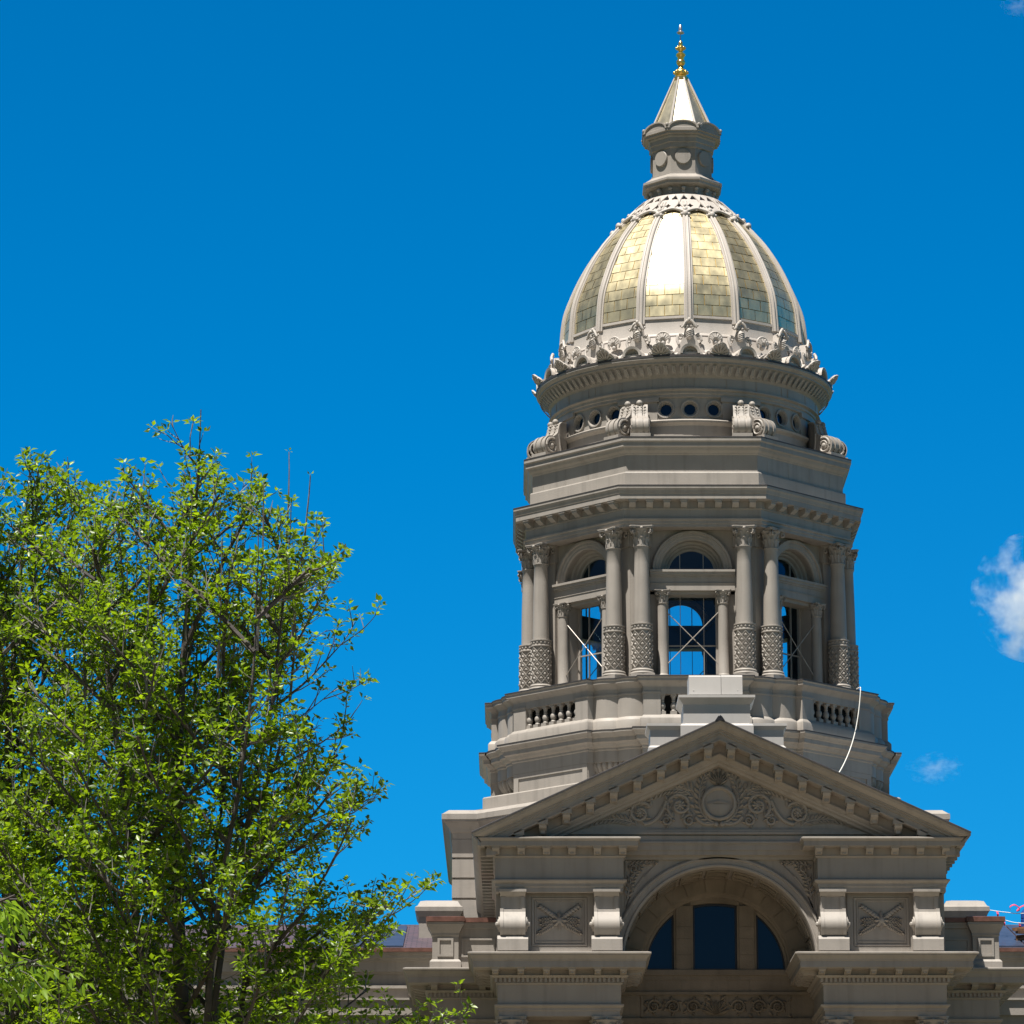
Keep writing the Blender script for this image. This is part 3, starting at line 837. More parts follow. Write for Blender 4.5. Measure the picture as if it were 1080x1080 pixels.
# ---- balcony: plan with a straight bay per side and two bowed bastions per corner
A, WF, BU, BW, BRD = 6.16, 1.58, 1.78, 5.30, .65
def corner_pts(n=7):
    """from the step behind a bay's end to the valley on the corner line, in the front face's frame (u, w)"""
    u0 = WF + .03; pts = []
    t0 = atan2(sqrt(max(BRD ** 2 - (u0 - BU) ** 2, 0)), u0 - BU)
    nx, nz = sin(pi / 8), cos(pi / 8)
    al = BU * nx + BW * nz; pe = BU * nz - BW * nx
    al += sqrt(BRD ** 2 - pe ** 2)
    ve = (al * nx, al * nz)
    t1 = atan2(ve[1] - BW, ve[0] - BU)
    return [(BU + BRD * cos(t0 + (t1 - t0) * i / n), BW + BRD * sin(t0 + (t1 - t0) * i / n)) for i in range(n + 1)]
CP = corner_pts()
def octant(f, bay_only=False):
    phi = f * pi / 4
    pts = [(-u, w) for u, w in CP[::-1]][1:] + [(-WF, A), (WF, A)] + CP
    return [rot2(u, -w, phi) for u, w in pts]
PLAN = []
for f in range(8): PLAN += octant(f)
def corner_path(f):
    """bay end - bastions - next bay end"""
    phi = f * pi / 4
    p = [(1.06, A), (WF, A)] + CP
    q = [(-u, w) for u, w in p[::-1]][1:]
    return [rot2(u, -w, phi) for u, w in p] + [rot2(u, -w, phi + pi / 4) for u, w in q]
m = MB()
# base course and rail
m.mould(PLAN, [(-.35, 23.30), (.10, 23.30), (.10, 23.58), (.08, 23.62), (.015, 23.69), (-.02, 23.72), (-.35, 23.72)])
m.mould(PLAN, [(-.35, 24.56), (.0, 24.56), (.02, 24.60), (.06, 24.64), (.13, 24.70), (.17, 24.72), (.17, 24.80), (.20, 24.83), (.20, 24.865), (-.1, 24.90), (-.4, 24.90), (-.4, 24.56)])
for f in range(8):
    P = corner_path(f)
    m.mould(P, [(-.32, 23.68), (.0, 23.68), (.0, 24.58), (-.32, 24.58)], closed=False)
    m.mould(P, [(-.01, 24.36), (.025, 24.37), (.025, 24.42), (-.01, 24.43)], closed=False)
    q = MB(lambda p, f=f: rot2(p[0], -p[1], f * pi / 4) + (p[2],))
    q.box(-1.055, 1.055, A - .30, A - .004, 24.34, 24.575)
    m.add(q.v, q.f)
para = build('balcony_parapet', m, STONE, CAP, smooth=30)
m = MB(TXZ); m.box(-1.2, 1.2, A - .40, A - .36, 23.4, 24.55)  # added panel that paints the gaps between balusters as shade
bk = build('shade_panel', m, BACKING, para, smooth=0)
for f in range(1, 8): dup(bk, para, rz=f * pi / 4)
m = MB()
m.box(-.10, .10, -.10, .10, 23.70, 23.82)
m.lathe([(.07, 23.82), (.085, 23.84), (.06, 23.88), (.085, 23.93), (.10, 23.99), (.085, 24.05), (.05, 24.10), (.05, 24.12), (.065, 24.14), (.05, 24.16), (.065, 24.24), (.08, 24.27), (.08, 24.29)], n=14)
m.box(-.09, .09, -.09, .09, 24.28, 24.36)
bal = build('baluster', m, STONE, para, smooth=40)
first = True
for f in range(8):
    for i in range(7):
        u = (i - 3) * .335
        x, y = rot2(u, -(A - .14), f * pi / 4)
        if first: bal.location = (x, y, 0); first = False
        else: dup(bal, para, (x, y, 0), f * pi / 4)

m = MB(); m.mould(PLAN, [(.19, 24.845), (.21, 24.845), (.21, 24.88), (.15, 24.895)]); build('lead_flashing', m, LEAD, para, smooth=0)
# ---- tower base under the balcony
m = MB()
m.mould(PLAN, [(-.5, 22.36), (.02, 22.36), (.02, 22.70), (.05, 22.73), (.05, 22.78), (.12, 22.82), (.17, 22.90), (.24, 22.94), (.24, 23.06), (.29, 23.09), (.34, 23.17), (.38, 23.20), (.38, 23.27), (.30, 23.30), (-.4, 23.34)])
m.octa([(5.02, 21.3), (5.02, 22.5)], cap=False)
for f in range(8):
    q = MB(lambda p, f=f: rot2(p[0], -p[1], f * pi / 4) + (p[2],))
    q.box(-1.58, 1.58, 5.3, A - .02, 21.3, 22.36)
    q.box(-1.56, -1.36, A - .03, A + .015, 21.3, 22.355); q.box(1.36, 1.56, A - .03, A + .015, 21.3, 22.355)
    q.box(-1.36, 1.36, A - .03, A + .015, 22.20, 22.355); q.box(-1.36, 1.36, A - .03, A + .015, 21.3, 21.78)
    m.add(q.v, q.f)
tb = build('tower_base', m, STONE, CAP, smooth=25)
m = MB(); m.mould(PLAN, [(.37, 23.25), (.39, 23.25), (.39, 23.285), (.3, 23.305)]); build('lead_flashing', m, LEAD, tb, smooth=0)
m = MB()
R = []
for t, r in ((0, .64), (.1, .66), (.25, .64), (.5, .55), (.75, .38), (.92, .19), (1, .08)):
    R.append([(r * (1 - .16 * (1 - abs(cos(10 * a)))) * cos(a), r * (1 - .16 * (1 - abs(cos(10 * a)))) * sin(a), 22.37 - .60 * t) for a in (2 * pi * i / 160 for i in range(160))])
m.rings(R, True, True, True)
bowl = build('fluted_corbel', m, STONE, tb, smooth=50)
first = True
for f in range(8):
    for sg in (-1, 1):
        x, y = rot2(sg * BU, -BW, f * pi / 4)
        if first: bowl.location = (x, y, 0); bowl.rotation_euler = (0, 0, f * pi / 4); first = False
        else: dup(bowl, tb, (x, y, 0), f * pi / 4)
m = MB(); m.octa([(6.42, 21.0), (6.42, 21.72), (6.38, 21.76), (5.2, 21.80)])
m.octa([(7.05, 20.9), (7.05, 21.02), (6.98, 21.06), (6.98, 21.28), (6.42, 21.33)])
build('tower_plinth', m, STONE, CAP, smooth=15)

# ---- crossing block under the tower, with banded corners
bp = [(-7.32, -5.0), (-6.45, -5.0), (-3.4, -8.0), (3.4, -8.0), (6.45, -5.0), (7.32, -5.0), (7.32, 8), (-7.32, 8)]
m = MB()
m.mould(bp, [(-.08, 8), (-.08, 20.1), (-.02, 20.12), (.0, 20.30), (.05, 20.33), (.10, 20.45), (.24, 20.60), (.28, 20.62), (.28, 20.66), (.31, 20.68), (.31, 20.84), (.26, 20.86), (.10, 20.98), (-.4, 21.02)], cap1=True)
for k in range(10):
    z = 20.15 - k * .61
    m.mould(bp, [(-.1, z - .60), (.0, z - .58), (.0, z - .04), (-.1, z - .02)])
build('crossing_block', m, STONE, CAP, smooth=15)

# ================================================================== portico
YP, YL, YC = -19.40, -19.50, -18.60       # upper pier face, lower pier face, centre wall face
PX0, PX1 = 2.57, 5.97                     # upper piers
LX0, LX1 = 2.66, 5.90                     # lower piers
RISE, HX, ZR = 3.02, 6.575, 18.0          # pediment
def rake(x, dz): return ZR + RISE * (1 - abs(x) / HX) + dz

# pediment: raking cornice and tympanum
m = MB()
prof = [(-3.2, .10), (-19.96, .05), (-20.02, .02), (-20.02, -.015), (-19.985, -.022), (-19.965, -.08), (-19.90, -.15), (-19.84, -.18), (-19.84, -.215), (-19.78, -.22), (-19.78, -.29), (-19.73, -.295), (-19.73, -.43), (-19.75, -.435), (-19.75, -.48), (-19.70, -.485), (-19.28, -.50), (-19.28, -.74), (-19.33, -.755), (-19.33, -.79), (-19.27, -.84), (-19.20, -.88), (-19.18, -.93), (-19.10, -.97), (-19.06, -1.03), (-18.92, -1.06), (-18.85, -1.10), (-18.85, -1.4)]
R = []
def xe(dz): return HX * (1 - max(0, -.055 - dz) / RISE)
for s_ in (-1, 0, 1): R.append([(s_ * xe(dz), y, rake(s_ * xe(dz), dz)) for y, dz in prof])
m.rings([[r[i] for r in R] for i in range(len(prof))], False)
m.ext([(-HX, ZR), (HX, ZR), (0, ZR + RISE)], -18.4, -3.2, 'y')
ped = build('pediment', m, STONE, CAP, smooth=20)
m = MB()
m.rings([[(s_ * (HX + .012), y, rake(s_ * HX, dz)) for s_ in (-1, 0, 1)] for y, dz in ((-19.0, .075), (-19.98, .065), (-20.04, .045), (-20.04, .012), (-20.01, .008))], False)
build('lead_flashing', m, LEAD, ped, smooth=0)
m = MB(); m.ext([(-.13, 21.02), (.13, 21.02), (.05, 21.14), (-.05, 21.14)], -20.05, -19.3, 'y'); m.ball((0, -20.02, 21.13), .045, 8, 5)
build('ridge_cap', m, DARKMETAL, ped)
m = MB(TXZ)
m.ext([(-5.6, 17.9), (5.6, 17.9), (5.6, 18.3), (0, 20.75), (-5.6, 18.3)], -18.80, -18.2, 'y') if False else None
m.T = None
m.ext([(-5.9, 17.6), (5.9, 17.6), (5.9, 18.0), (0, 20.7), (-5.9, 18.0)], -18.87, -18.3, 'y')
for y, z0, z1 in ((-18.97, 18.14, 18.20), (-18.94, 18.20, 18.26), (-18.91, 18.26, 18.30), (-18.93, 17.9, 18.10)):
    m.box(-5.9, 5.9, y, -18.5, z0, z1)
tymp = build('tympanum', m, STONE, ped, smooth=0)
m = MB(TXZ)      # raking modillions
m.ext([(19.2, 0), (19.72, 0), (19.72, -.08), (19.68, -.14), (19.52, -.20), (19.42, -.28), (19.2, -.30)], -.10, .10, 'x')
m.box(-.14, .14, 19.2, 19.75, -.045, .10)
m.box(-.06, .06, 19.40, 19.55, -.27, -.10)
rm = build('modillion', m, STONE, ped, smooth=25)
first = True
for sg in (-1, 1):
    for k in range(9):
        x = sg * (.31 + .628 * k)
        if first: rm.location = (x, 0, rake(x, -.52)); first = False
        else: dup(rm, ped, (x, 0, rake(x, -.52)))

# carved relief helpers: everything is real raised carving on a wall at w0 (frame F)
def blade(mb, x, z, a, L, wd, w0, h=.05):
    """leaf from (x, z) in direction a"""
    h *= 1.6; wd *= 1.15
    ca, sa = cos(a), sin(a)
    def P(l, s, w): return F(x + ca * l - sa * s, w0 + w, z + sa * l + ca * s)
    mb.add([P(0, 0, 0), P(L * .35, wd, .2 * h), P(L * .7, wd * .8, .25 * h), P(L, 0, .5 * h), P(L * .7, -wd * .8, .25 * h), P(L * .35, -wd, .2 * h), P(L * .5, 0, h), P(L * .1, 0, h * .5),
            P(L * .35, wd, -.03), P(L * .7, wd * .8, -.03), P(L, 0, -.03), P(L * .7, -wd * .8, -.03), P(L * .35, -wd, -.03)],
           [(0, 1, 7), (1, 2, 6, 7), (2, 3, 6), (3, 4, 6), (4, 5, 7, 6), (5, 0, 7), (1, 8, 9, 2), (2, 9, 10, 3), (3, 10, 11, 4), (4, 11, 12, 5)])
def sprig(mb, pts, w0, L, wd, n, r=.03, both=True, h=.06, tip=True, spread=.7):
    pts2 = [F(x, w0 + .025, z) for x, z in pts]
    mb.tube(pts2, [r - .4 * r * i / len(pts2) for i in range(len(pts2))], 6)
    tot = len(pts) - 1
    for k in range(n):
        t = (k + .5) / n * tot; i = int(t); f_ = t - i
        (x0, z0), (x1, z1) = pts[i], pts[min(i + 1, tot)]
        x, z = x0 + (x1 - x0) * f_, z0 + (z1 - z0) * f_
        a = atan2(z1 - z0, x1 - x0); s_ = 1 - .35 * k / n
        blade(mb, x, z, a + spread, L * s_, wd * s_, w0, h)
        if both: blade(mb, x, z, a - spread, L * s_, wd * s_, w0, h)
    if tip:
        (x0, z0), (x1, z1) = pts[-2], pts[-1]; blade(mb, x1, z1, atan2(z1 - z0, x1 - x0), L * .8, wd * .8, w0, h)
def curve2(p0, p1, p2, n=10):
    return [((1 - t) ** 2 * p0[0] + 2 * t * (1 - t) * p1[0] + t * t * p2[0], (1 - t) ** 2 * p0[1] + 2 * t * (1 - t) * p1[1] + t * t * p2[1]) for t in (i / n for i in range(n + 1))]
def scroll(mb, c, r0, turns, start, sgn, w0, rt=.04, leaves=7, L=.16, r1=.22, h=.06):
    n = int(18 * turns); pts = []
    for i in range(n + 1):
        t = i / n; r = r0 * (1 - (1 - r1) * t); a = start + sgn * 2 * pi * turns * t
        pts.append((c[0] + r * cos(a), c[1] + r * sin(a)))
    mb.tube([F(x, w0 + .03 + .03 * i / n, z) for i, (x, z) in enumerate(pts)], [rt * (1 - .3 * i / n) for i in range(n + 1)], 7)
    mb.ball(F(c[0], w0 + .03, c[1]), r0 * .24, 8, 6, (1, .8, 1))
    for k in range(8): blade(mb, c[0], c[1], k * pi / 4, r0 * .46, r0 * .13, w0 + .03, .05)
    for k in range(leaves):
        t = k / max(leaves - 1, 1) * .55; r = r0 * (1 - (1 - r1) * t); a = start + sgn * 2 * pi * turns * t
        blade(mb, c[0] + r * cos(a), c[1] + r * sin(a), a + sgn * .95, L, L * .26, w0, h)
        blade(mb, c[0] + r * cos(a) * .92, c[1] + r * sin(a) * .92, a + sgn * 2.2, L * .7, L * .2, w0, h)

w0 = 18.87
m = MB()
m.rings([[F(r * cos(t), w, 18.98 + r * sin(t)) for t in (2 * pi * i / 40 for i in range(40))] for r, w in ((.475, w0 - .02), (.475, w0 + .10), (.44, w0 + .14), (.40, w0 + .14), (.37, w0 + .07), (.355, w0 + .05))])
m.rings([[F(r * cos(t), w, 18.98 + r * sin(t)) for t in (2 * pi * i / 40 for i in range(40))] for r, w in ((.36, w0 + .05), (.01, w0 + .055))], True)
m.arc_prof([(.57, w0 + .05), (.57, w0 + .075), (.66, w0 + .075), (.66, w0 + .05)], 0, 18.40, 16, radians(62), radians(118))
for i in range(7):
    a = radians(66 + 8 * i); m.box(.615 * cos(a) - .016, .615 * cos(a) + .016, -(w0 + .10), -(w0 + .06), 18.40 + .615 * sin(a) - .03, 18.40 + .615 * sin(a) + .02)
m.rings([[F(x, w0 + .055 + .03 * d, z - d * 0) for x, z in [(.33 * cos(t) * (1 - .25 * d), 18.95 + .33 * (1 - .2 * d) * sin(t)) for t in (pi + pi * i / 16 for i in range(17))]] for d in (0, 1)], True, False, True)
build('medallion', m, STONE, tymp, smooth=35)
m = MB()
for sg in (-1, 1):
    X = lambda pts: [(sg * x, z) for x, z in pts]
    A_ = lambda a: a if sg > 0 else pi - a
    sprig(m, X(curve2((.12, 18.46), (.72, 18.70), (.44, 19.45))), w0, .26, .062, 9, .04, spread=.62)
    sprig(m, X(curve2((.50, 19.05), (.60, 19.55), (.14, 20.02))), w0, .24, .06, 8, .03, spread=.6)
    sprig(m, X(curve2((.75, 19.20), (1.1, 19.55), (1.85, 19.16), 12)), w0, .27, .065, 10, .035, spread=.7)
    sprig(m, X(curve2((.66, 19.30), (.95, 19.62), (1.45, 19.42), 10)), w0, .22, .055, 7, .03, spread=.7)
    scroll(m, (sg * 1.04, 18.93), .36, 1.5, A_(radians(-60)), sg * 1.0, w0, .055, 9, .22)
    scroll(m, (sg * .80, 18.52), .16, 1.3, A_(radians(120)), -sg * 1.0, w0, .045, 4, .13)
    scroll(m, (sg * 1.40, 18.52), .15, 1.3, A_(radians(70)), sg * 1.0, w0, .045, 4, .13)
    scroll(m, (sg * 2.10, 18.72), .31, 1.4, A_(radians(150)), -sg * 1.0, w0, .05, 8, .19)
    m.tube([F(sg * x, w0 + .03, z) for x, z in curve2((1.40, 19.05), (1.60, 18.45), (2.0, 18.42))], .055, 7)
    sprig(m, X(curve2((2.25, 18.44), (2.8, 18.72), (3.70, 18.36), 12)), w0, .24, .055, 12, .03, spread=.62)
    sprig(m, X(curve2((1.75, 19.10), (2.0, 19.15), (2.2, 18.98), 6)), w0, .16, .045, 4, .03, spread=.7)
    m.tube([F(sg * x, w0 + .03, z) for x, z in curve2((.05, 18.47), (.40, 18.32), (.62, 18.62))], .05, 7)
    m.ball(F(sg * .08, w0 + .04, 18.42), .075, 8, 6)
for i in range(9):
    a = pi / 2 + (i - 4) * .24; blade(m, 0, 19.46, a, .42 - .03 * abs(i - 4), .045, w0, .09)
for x in np.linspace(-.3, .3, 7): blade(m, x, 19.75 - abs(x) * .4, pi / 2 + x * -1.5, .22, .05, w0, .07)
build('carved_scrollwork', m, STONE, tymp, smooth=30)

# upper piers
def pier_prof(z):      # upper cornice, offsets from the pier face
    return [(-.2, z - .49), (.0, z - .49), (.03, z - .48), (.06, z - .45), (.06, z - .43), (.04, z - .42), (.04, z - .225), (.36, z - .22), (.38, z - .215), (.38, z - .09), (.40, z - .08), (.42, z - .05), (.45, z - .03), (.45, z), (.40, z + .02), (-.2, z + .05)]
for sg in (-1, 1):
    x0, x1 = sorted((sg * PX0, sg * PX1))
    m = MB()
    P = rect(x0, x1, YP, -16.0)
    m.mould(P, [(0, 16.84), (0, 17.44)])
    m.mould(P, pier_prof(17.93), cap1=True)
    m.mould(P, [(-.1, 16.52), (-.02, 16.54), (-.02, 16.66), (.0, 16.68), (.0, 16.76), (.06, 16.80), (.09, 16.83), (.09, 16.86), (.0, 16.89)])
    P2 = rect(x0 + .03, x1 - .03, YP + .45, -16.0)
    m.mould(P2, [(0, 14.85), (0, 16.60)])
    pier = build('upper_pier', m, STONE, CAP, smooth=15)
    if sg < 0: pier_l = pier
    m = MB(TXZ)
    m.ext([(19.40, 0), (19.73, 0), (19.73, -.06), (19.70, -.09), (19.60, -.13), (19.55, -.19), (19.40, -.20)], -.095, .095, 'x')
    m.box(-.12, .12, 19.40, 19.75, -.035, .01)
    m.box(-.05, .05, 19.5, 19.60, -.185, -.06)
    pm = build('modillion', m, STONE, pier, smooth=25)
    for k in range(6):
        x = sg * (PX0 + .02 + .672 * k)
        if k == 0: pm.location = (x, 0, 17.71)
        else: dup(pm, pier, (x, 0, 17.71))
    # recessed panel with an X shaped spray
    m = MB(TXZ)
    cx = sg * 4.265
    wz = -YP - .45
    RR = []
    for d, w in ((0, wz - .02), (0, wz + .03), (.13, wz + .035), (.17, wz + .015), (.17, wz + .045), (.20, wz + .045), (.25, wz + .005), (.25, wz + .03), (.285, wz + .03), (.30, wz + .0), (.30, wz - .02)):
        RR.append([(cx + sx * (.90 - d), w, (16.56 - d * .72) if sz > 0 else (14.98 + d * 1.05)) for sx, sz in ((-1, -1), (1, -1), (1, 1), (-1, 1))])
    m.rings(RR, True)
    pnl = build('relief_panel', m, STONE, pier, smooth=0)
    m = MB()
    cz = 15.83
    for q in range(8): blade(m, cx, cz, q * pi / 4, .20, .06, wz + .02, .08)
    m.ball(F(cx, wz + .04, cz), .13, 10, 6, (1, .8, 1))
    for ang in (.62, pi - .62):
        for k in range(6):
            d = .18 + .085 * k; m.ball(F(cx + cos(ang) * d, wz + .02, cz + .02 + sin(ang) * d), .082 - .004 * k, 8, 5, (1.1, .9, .9))
            blade(m, cx + cos(ang) * d, cz + .02 + sin(ang) * d, ang + .8, .10, .03, wz, .05); blade(m, cx + cos(ang) * d, cz + sin(ang) * d, ang - .8, .10, .03, wz, .05)
    for ang in (-.55, pi + .55):
        sprig(m, [(cx + cos(ang) * d, cz + sin(ang) * d) for d in (.12, .3, .45, .58)], wz, .17, .05, 6, .03, spread=.5)
    for ang in (.05, pi - .05, -.2, pi + .2):
        sprig(m, [(cx + cos(ang) * d, cz + sin(ang) * d) for d in (.12, .28, .44)], wz, .15, .045, 4, .025, spread=.6)
    for ang in (pi / 2, -pi / 2): blade(m, cx, cz, ang, .26, .07, wz, .06)
    build('carved_spray', m, STONE, pnl, smooth=35)

# scroll consoles standing on the lower cornice
m = MB(TXZ)
f0 = -YP - .30
outl = [(f0, 16.60), (f0 + .36, 16.60), (f0 + .36, 16.55), (f0 + .33, 16.50), (f0 + .27, 16.44), (f0 + .22, 16.42), (f0 + .22, 16.08), (f0 + .36, 16.07), (f0 + .37, 16.0)]
for i in range(11):
    t = i / 10; outl.append((f0 + .37 + .20 * sin(t * pi * .86) + .03 * t, 16.0 - .62 * t))
outl += [(f0 + .42, 15.36), (f0, 15.36)]
m.ext(outl, -.335, .335, 'x'); m.box(-.30, .30, f0 - .16, f0 + .05, 14.9, 16.56)
o2 = [(w + (.022 if z < 16.06 and w > f0 + .1 else 0), z) for w, z in outl[7:]]
for u in (-.29, .29): m.ext([(f0, 16.09), (f0 + .38, 16.09)] + o2[1:], u - .045, u + .045, 'x')
m.box(-.31, -.20, f0 + .1, f0 + .25, 16.08, 16.42); m.box(.20, .31, f0 + .1, f0 + .25, 16.08, 16.42)
m.box(-.36, .36, f0, f0 + .39, 16.535, 16.605)
m.ext([(f0, 14.96), (f0 + .55, 14.96), (f0 + .55, 15.26), (f0 + .52, 15.31), (f0 + .46, 15.36), (f0, 15.36)], -.405, .405, 'x')
for sg in (-1, 1):
    m.ext([(f0 + .30 + .20 * cos(2 * pi * i / 16), 15.68 + .20 * sin(2 * pi * i / 16)) for i in range(16)], sg * .33, sg * .375, 'x')
    m.ext([(f0 + .30 + .13 * cos(2 * pi * i / 14), 15.68 + .13 * sin(2 * pi * i / 14)) for i in range(14)], sg * .33, sg * .40, 'x')
    m.ball((sg * .40, f0 + .30, 15.68), .07, 8, 5)
con = build('scroll_console', m, STONE, CAP, smooth=30)
for k, x in enumerate((-5.50, -3.02, 2.95, 5.43)):
    if k == 0: con.location = (x, 0, 0)
    else: dup(con, CAP, (x, 0, 0))

# centre: entablature, arch with coffered soffit, spandrels
m = MB()
for y, z0, z1 in ((-18.70, 17.50, 17.58), (-18.74, 17.58, 17.66), (-18.78, 17.66, 17.72), (-18.92, 17.72, 17.86), (-18.95, 17.86, 17.90), (-18.99, 17.90, 17.945)):
    m.box(-PX0 - .05, PX0 + .05, y, -18.3, z0, z1)
m.fan_hole(lambda u, v, w: F(u, w, v), -2.66, 2.66, 14.75, 17.52, 0, 14.75, lambda q: 2.60, 18.60, 18.40, n=40, a0=0, a1=pi)
arch = build('portico_arch', m, STONE, CAP, smooth=0)
m = MB()
m.arc_prof([(2.86, 18.55), (2.86, 18.66), (2.82, 18.70), (2.78, 18.70), (2.76, 18.66), (2.64, 18.66), (2.62, 18.70), (2.58, 18.70), (2.55, 18.66), (2.55, 18.3), (2.57, 16.4)], 0, 14.75, 56)
build('archivolt', m, STONE, arch, smooth=30)
m = MB()
for k in range(11):      # raised frames that leave sunk coffers in the soffit
    t0 = pi * (k + .07) / 11; t1 = pi * (k + .93) / 11
    def Mx(u, v, w, t0=t0, t1=t1):
        t = t0 + (t1 - t0) * u; r = 2.545 - w; return (r * cos(t), -(18.15 - v), 14.75 + r * sin(t))
    d = .045
    for u0, u1, v0, v1 in ((0, 1, 0, .12), (0, 1, .5, .62), (0, .1, .12, .5), (.9, 1, .12, .5), (0, 1, .75, .87), (0, 1, 1.25, 1.37), (0, .1, .87, 1.25), (.9, 1, .87, 1.25)):
        n = 4
        for i in range(n):
            a, b = u0 + (u1 - u0) * i / n, u0 + (u1 - u0) * (i + 1) / n
            m.add([Mx(a, v0, 0), Mx(b, v0, 0), Mx(b, v1, 0), Mx(a, v1, 0), Mx(a, v0, d), Mx(b, v0, d), Mx(b, v1, d), Mx(a, v1, d)],
                  [(0, 1, 5, 4), (2, 3, 7, 6), (4, 5, 6, 7), (1, 2, 6, 5), (3, 0, 4, 7)])
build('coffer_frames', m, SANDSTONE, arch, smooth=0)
for sg in (-1, 1):
    m = MB()
    w1 = 18.60
    fr = [(2.50, 17.46), (1.62, 17.46), (2.02, 17.06), (2.30, 16.68), (2.50, 16.22)]
    m.tube([F(sg * x, w1, z) for x, z in fr + fr[:1]], .03, 5)
    sprig(m, [(sg * x, z) for x, z in curve2((2.44, 16.45), (2.40, 17.0), (2.10, 17.30), 8)], w1, .20, .05, 8, .03)
    sprig(m, [(sg * x, z) for x, z in curve2((2.40, 17.36), (2.1, 17.42), (1.72, 17.42), 6)], w1, .13, .04, 6, .02)
    scroll(m, (sg * 2.26, 17.26), .13, 1.3, 0, sg, w1, .03, 4, .12)
    sprig(m, [(sg * x, z) for x, z in curve2((2.45, 17.1), (2.3, 16.9), (2.32, 16.75), 6)], w1, .13, .04, 4, .02)
    build('spandrel_relief', m, STONE, arch, smooth=35)

# recess: ring of voussoirs, window wall, three windows
m = MB()
NV = 13
for k in range(NV):
    t0 = pi * k / NV + .007; t1 = pi * (k + 1) / NV - .007; n = 5; R = []
    for i in range(n + 1):
        t = t0 + (t1 - t0) * i / n
        R.append([(r * cos(t), -w, 14.86 + r * sin(t)) for r, w in ((2.75, 16.28), (2.75, 16.32), (2.10, 16.32), (2.10, 16.20))])
    m.rings(R, False, True, True)
m.arc_prof([(2.9, 16.29), (2.08, 16.29), (2.08, 15.9)], 0, 14.86, 40)
m.arc_prof([(2.11, 16.26), (2.06, 16.24), (2.02, 16.16), (1.98, 16.14), (1.96, 16.02), (1.90, 16.0), (1.90, 15.7)], 0, 14.86, 48)
for x in np.arange(-2.2, 2.3, 1.1): pass
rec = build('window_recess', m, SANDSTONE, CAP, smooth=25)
for sg in (-1, 1):
    m = MB(TXZ)
    for z0, z1 in ((14.86, 15.28), (15.28, 15.72), (15.72, 16.05), (16.05, 16.62)):
        a, b = sorted((sg * .66, sg * 1.06)); m.box(a, b, 15.5, 16.10, z0, z1 - .012); m.box(a, b, 15.5, 16.085, z1 - .013, z1 + .001)
    a, b = sorted((sg * .60, sg * .661)); m.box(a, b, 15.5, 16.04, 14.86, 16.62)
    a, b = sorted((sg * 1.059, sg * 1.12)); m.box(a, b, 15.5, 16.04, 14.86, 16.5)
    build('window_mullion', m, SANDSTONE, rec, smooth=0)
m = MB(TXZ)
xs = [-.66 + 1.32 * i / 10 for i in range(11)]
for a, b in zip(xs, xs[1:]):
    za = 16.62 + .08 * (1 - (a / .66) ** 2); zb = 16.62 + .08 * (1 - (b / .66) ** 2)
    m.add([(a, 16.06, za), (b, 16.06, zb), (b, 16.06, 16.95), (a, 16.06, 16.95), (a, 15.5, za), (b, 15.5, zb)], [(0, 1, 2, 3), (0, 4, 5, 1)])
build('window_head', m, SANDSTONE, rec, smooth=0)
def window_glass(poly, w=15.86):
    m = MB(); gl = MB()
    gl.add([F(x, w, z) for x, z in poly], [tuple(range(len(poly)))])
    inner = offset(poly, -.055)
    n = len(poly)
    R = [[F(x, w2, z) for x, z in P] for P, w2 in ((poly, w - .01), (poly, w + .05), (inner, w + .05), (inner, w - .01))]
    m.rings(R, True)
    return build('recess_window', [m, gl], [DARKMETAL, DARKGLASS], rec, smooth=0)
window_glass([(-.60, 14.87), (.60, 14.87)] + [(.60 - 1.2 * i / 10, 16.62 + .07 * (1 - ((.6 - 1.2 * i / 10) / .6) ** 2)) for i in range(11)])
RA = 1.91
for sg in (-1, 1):
    a1 = math.acos(1.12 / RA)
    pts = [(1.12, 14.87)] + [(RA * cos(a1 * i / 14), 14.87 + RA * sin(a1 * i / 14)) for i in range(15)]
    if sg < 0: pts = [(-x, z) for x, z in pts][::-1]
    window_glass(pts)
m = MB(TXZ)
m.box(-2.9, 2.9, 15.2, 16.14, 14.72, 14.865); m.box(-2.9, 2.9, 15.2, 16.06, 14.60, 14.725)
for x0, x1 in ((-2.9, -.92), (-.915, .91), (.915, 2.9)): m.box(x0, x1, 15.2, 16.02, 14.27, 14.605)
m.box(-2.9, 2.9, 15.2, 16.08, 14.20, 14.275); m.box(-2.9, 2.9, 15.2, 15.96, 0, 14.205)
m.box(-2.9, 2.9, 15.2, 16.06, 13.42, 13.56)
m.box(-2.02, -1.96, 15.9, 16.0, 13.60, 14.19); m.box(1.96, 2.02, 15.9, 16.0, 13.60, 14.19)
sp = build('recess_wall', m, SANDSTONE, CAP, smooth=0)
m = MB()
w2 = 15.96
for sg in (-1, 1):
    for k, x in enumerate((.62, 1.16, 1.68)):
        s2 = 1 if k % 2 else -1
        scroll(m, (sg * x, 13.88), .20, 1.6, (0 if s2 * sg > 0 else pi), s2 * sg, w2, .035, 6, .14, h=.05)
        blade(m, sg * (x + .27), 14.08 if k % 2 else 13.70, .8 * s2 * sg, .16, .05, w2); blade(m, sg * (x + .27), 13.76 if k % 2 else 14.0, -.8 * s2 * sg, .16, .05, w2)
for i in range(9): blade(m, 0, 13.66, pi / 2 + (i - 4) * .3, .40, .06, w2, .08)
for sg in (-1, 1):
    for z in (13.75, 13.92, 14.06): blade(m, sg * .12, z, pi / 2 - sg * .9, .20, .06, w2, .07); m.ball(F(sg * .24, w2 + .02, z), .05, 6, 4)
build('carved_frieze', m, SANDSTONE, sp, smooth=35)
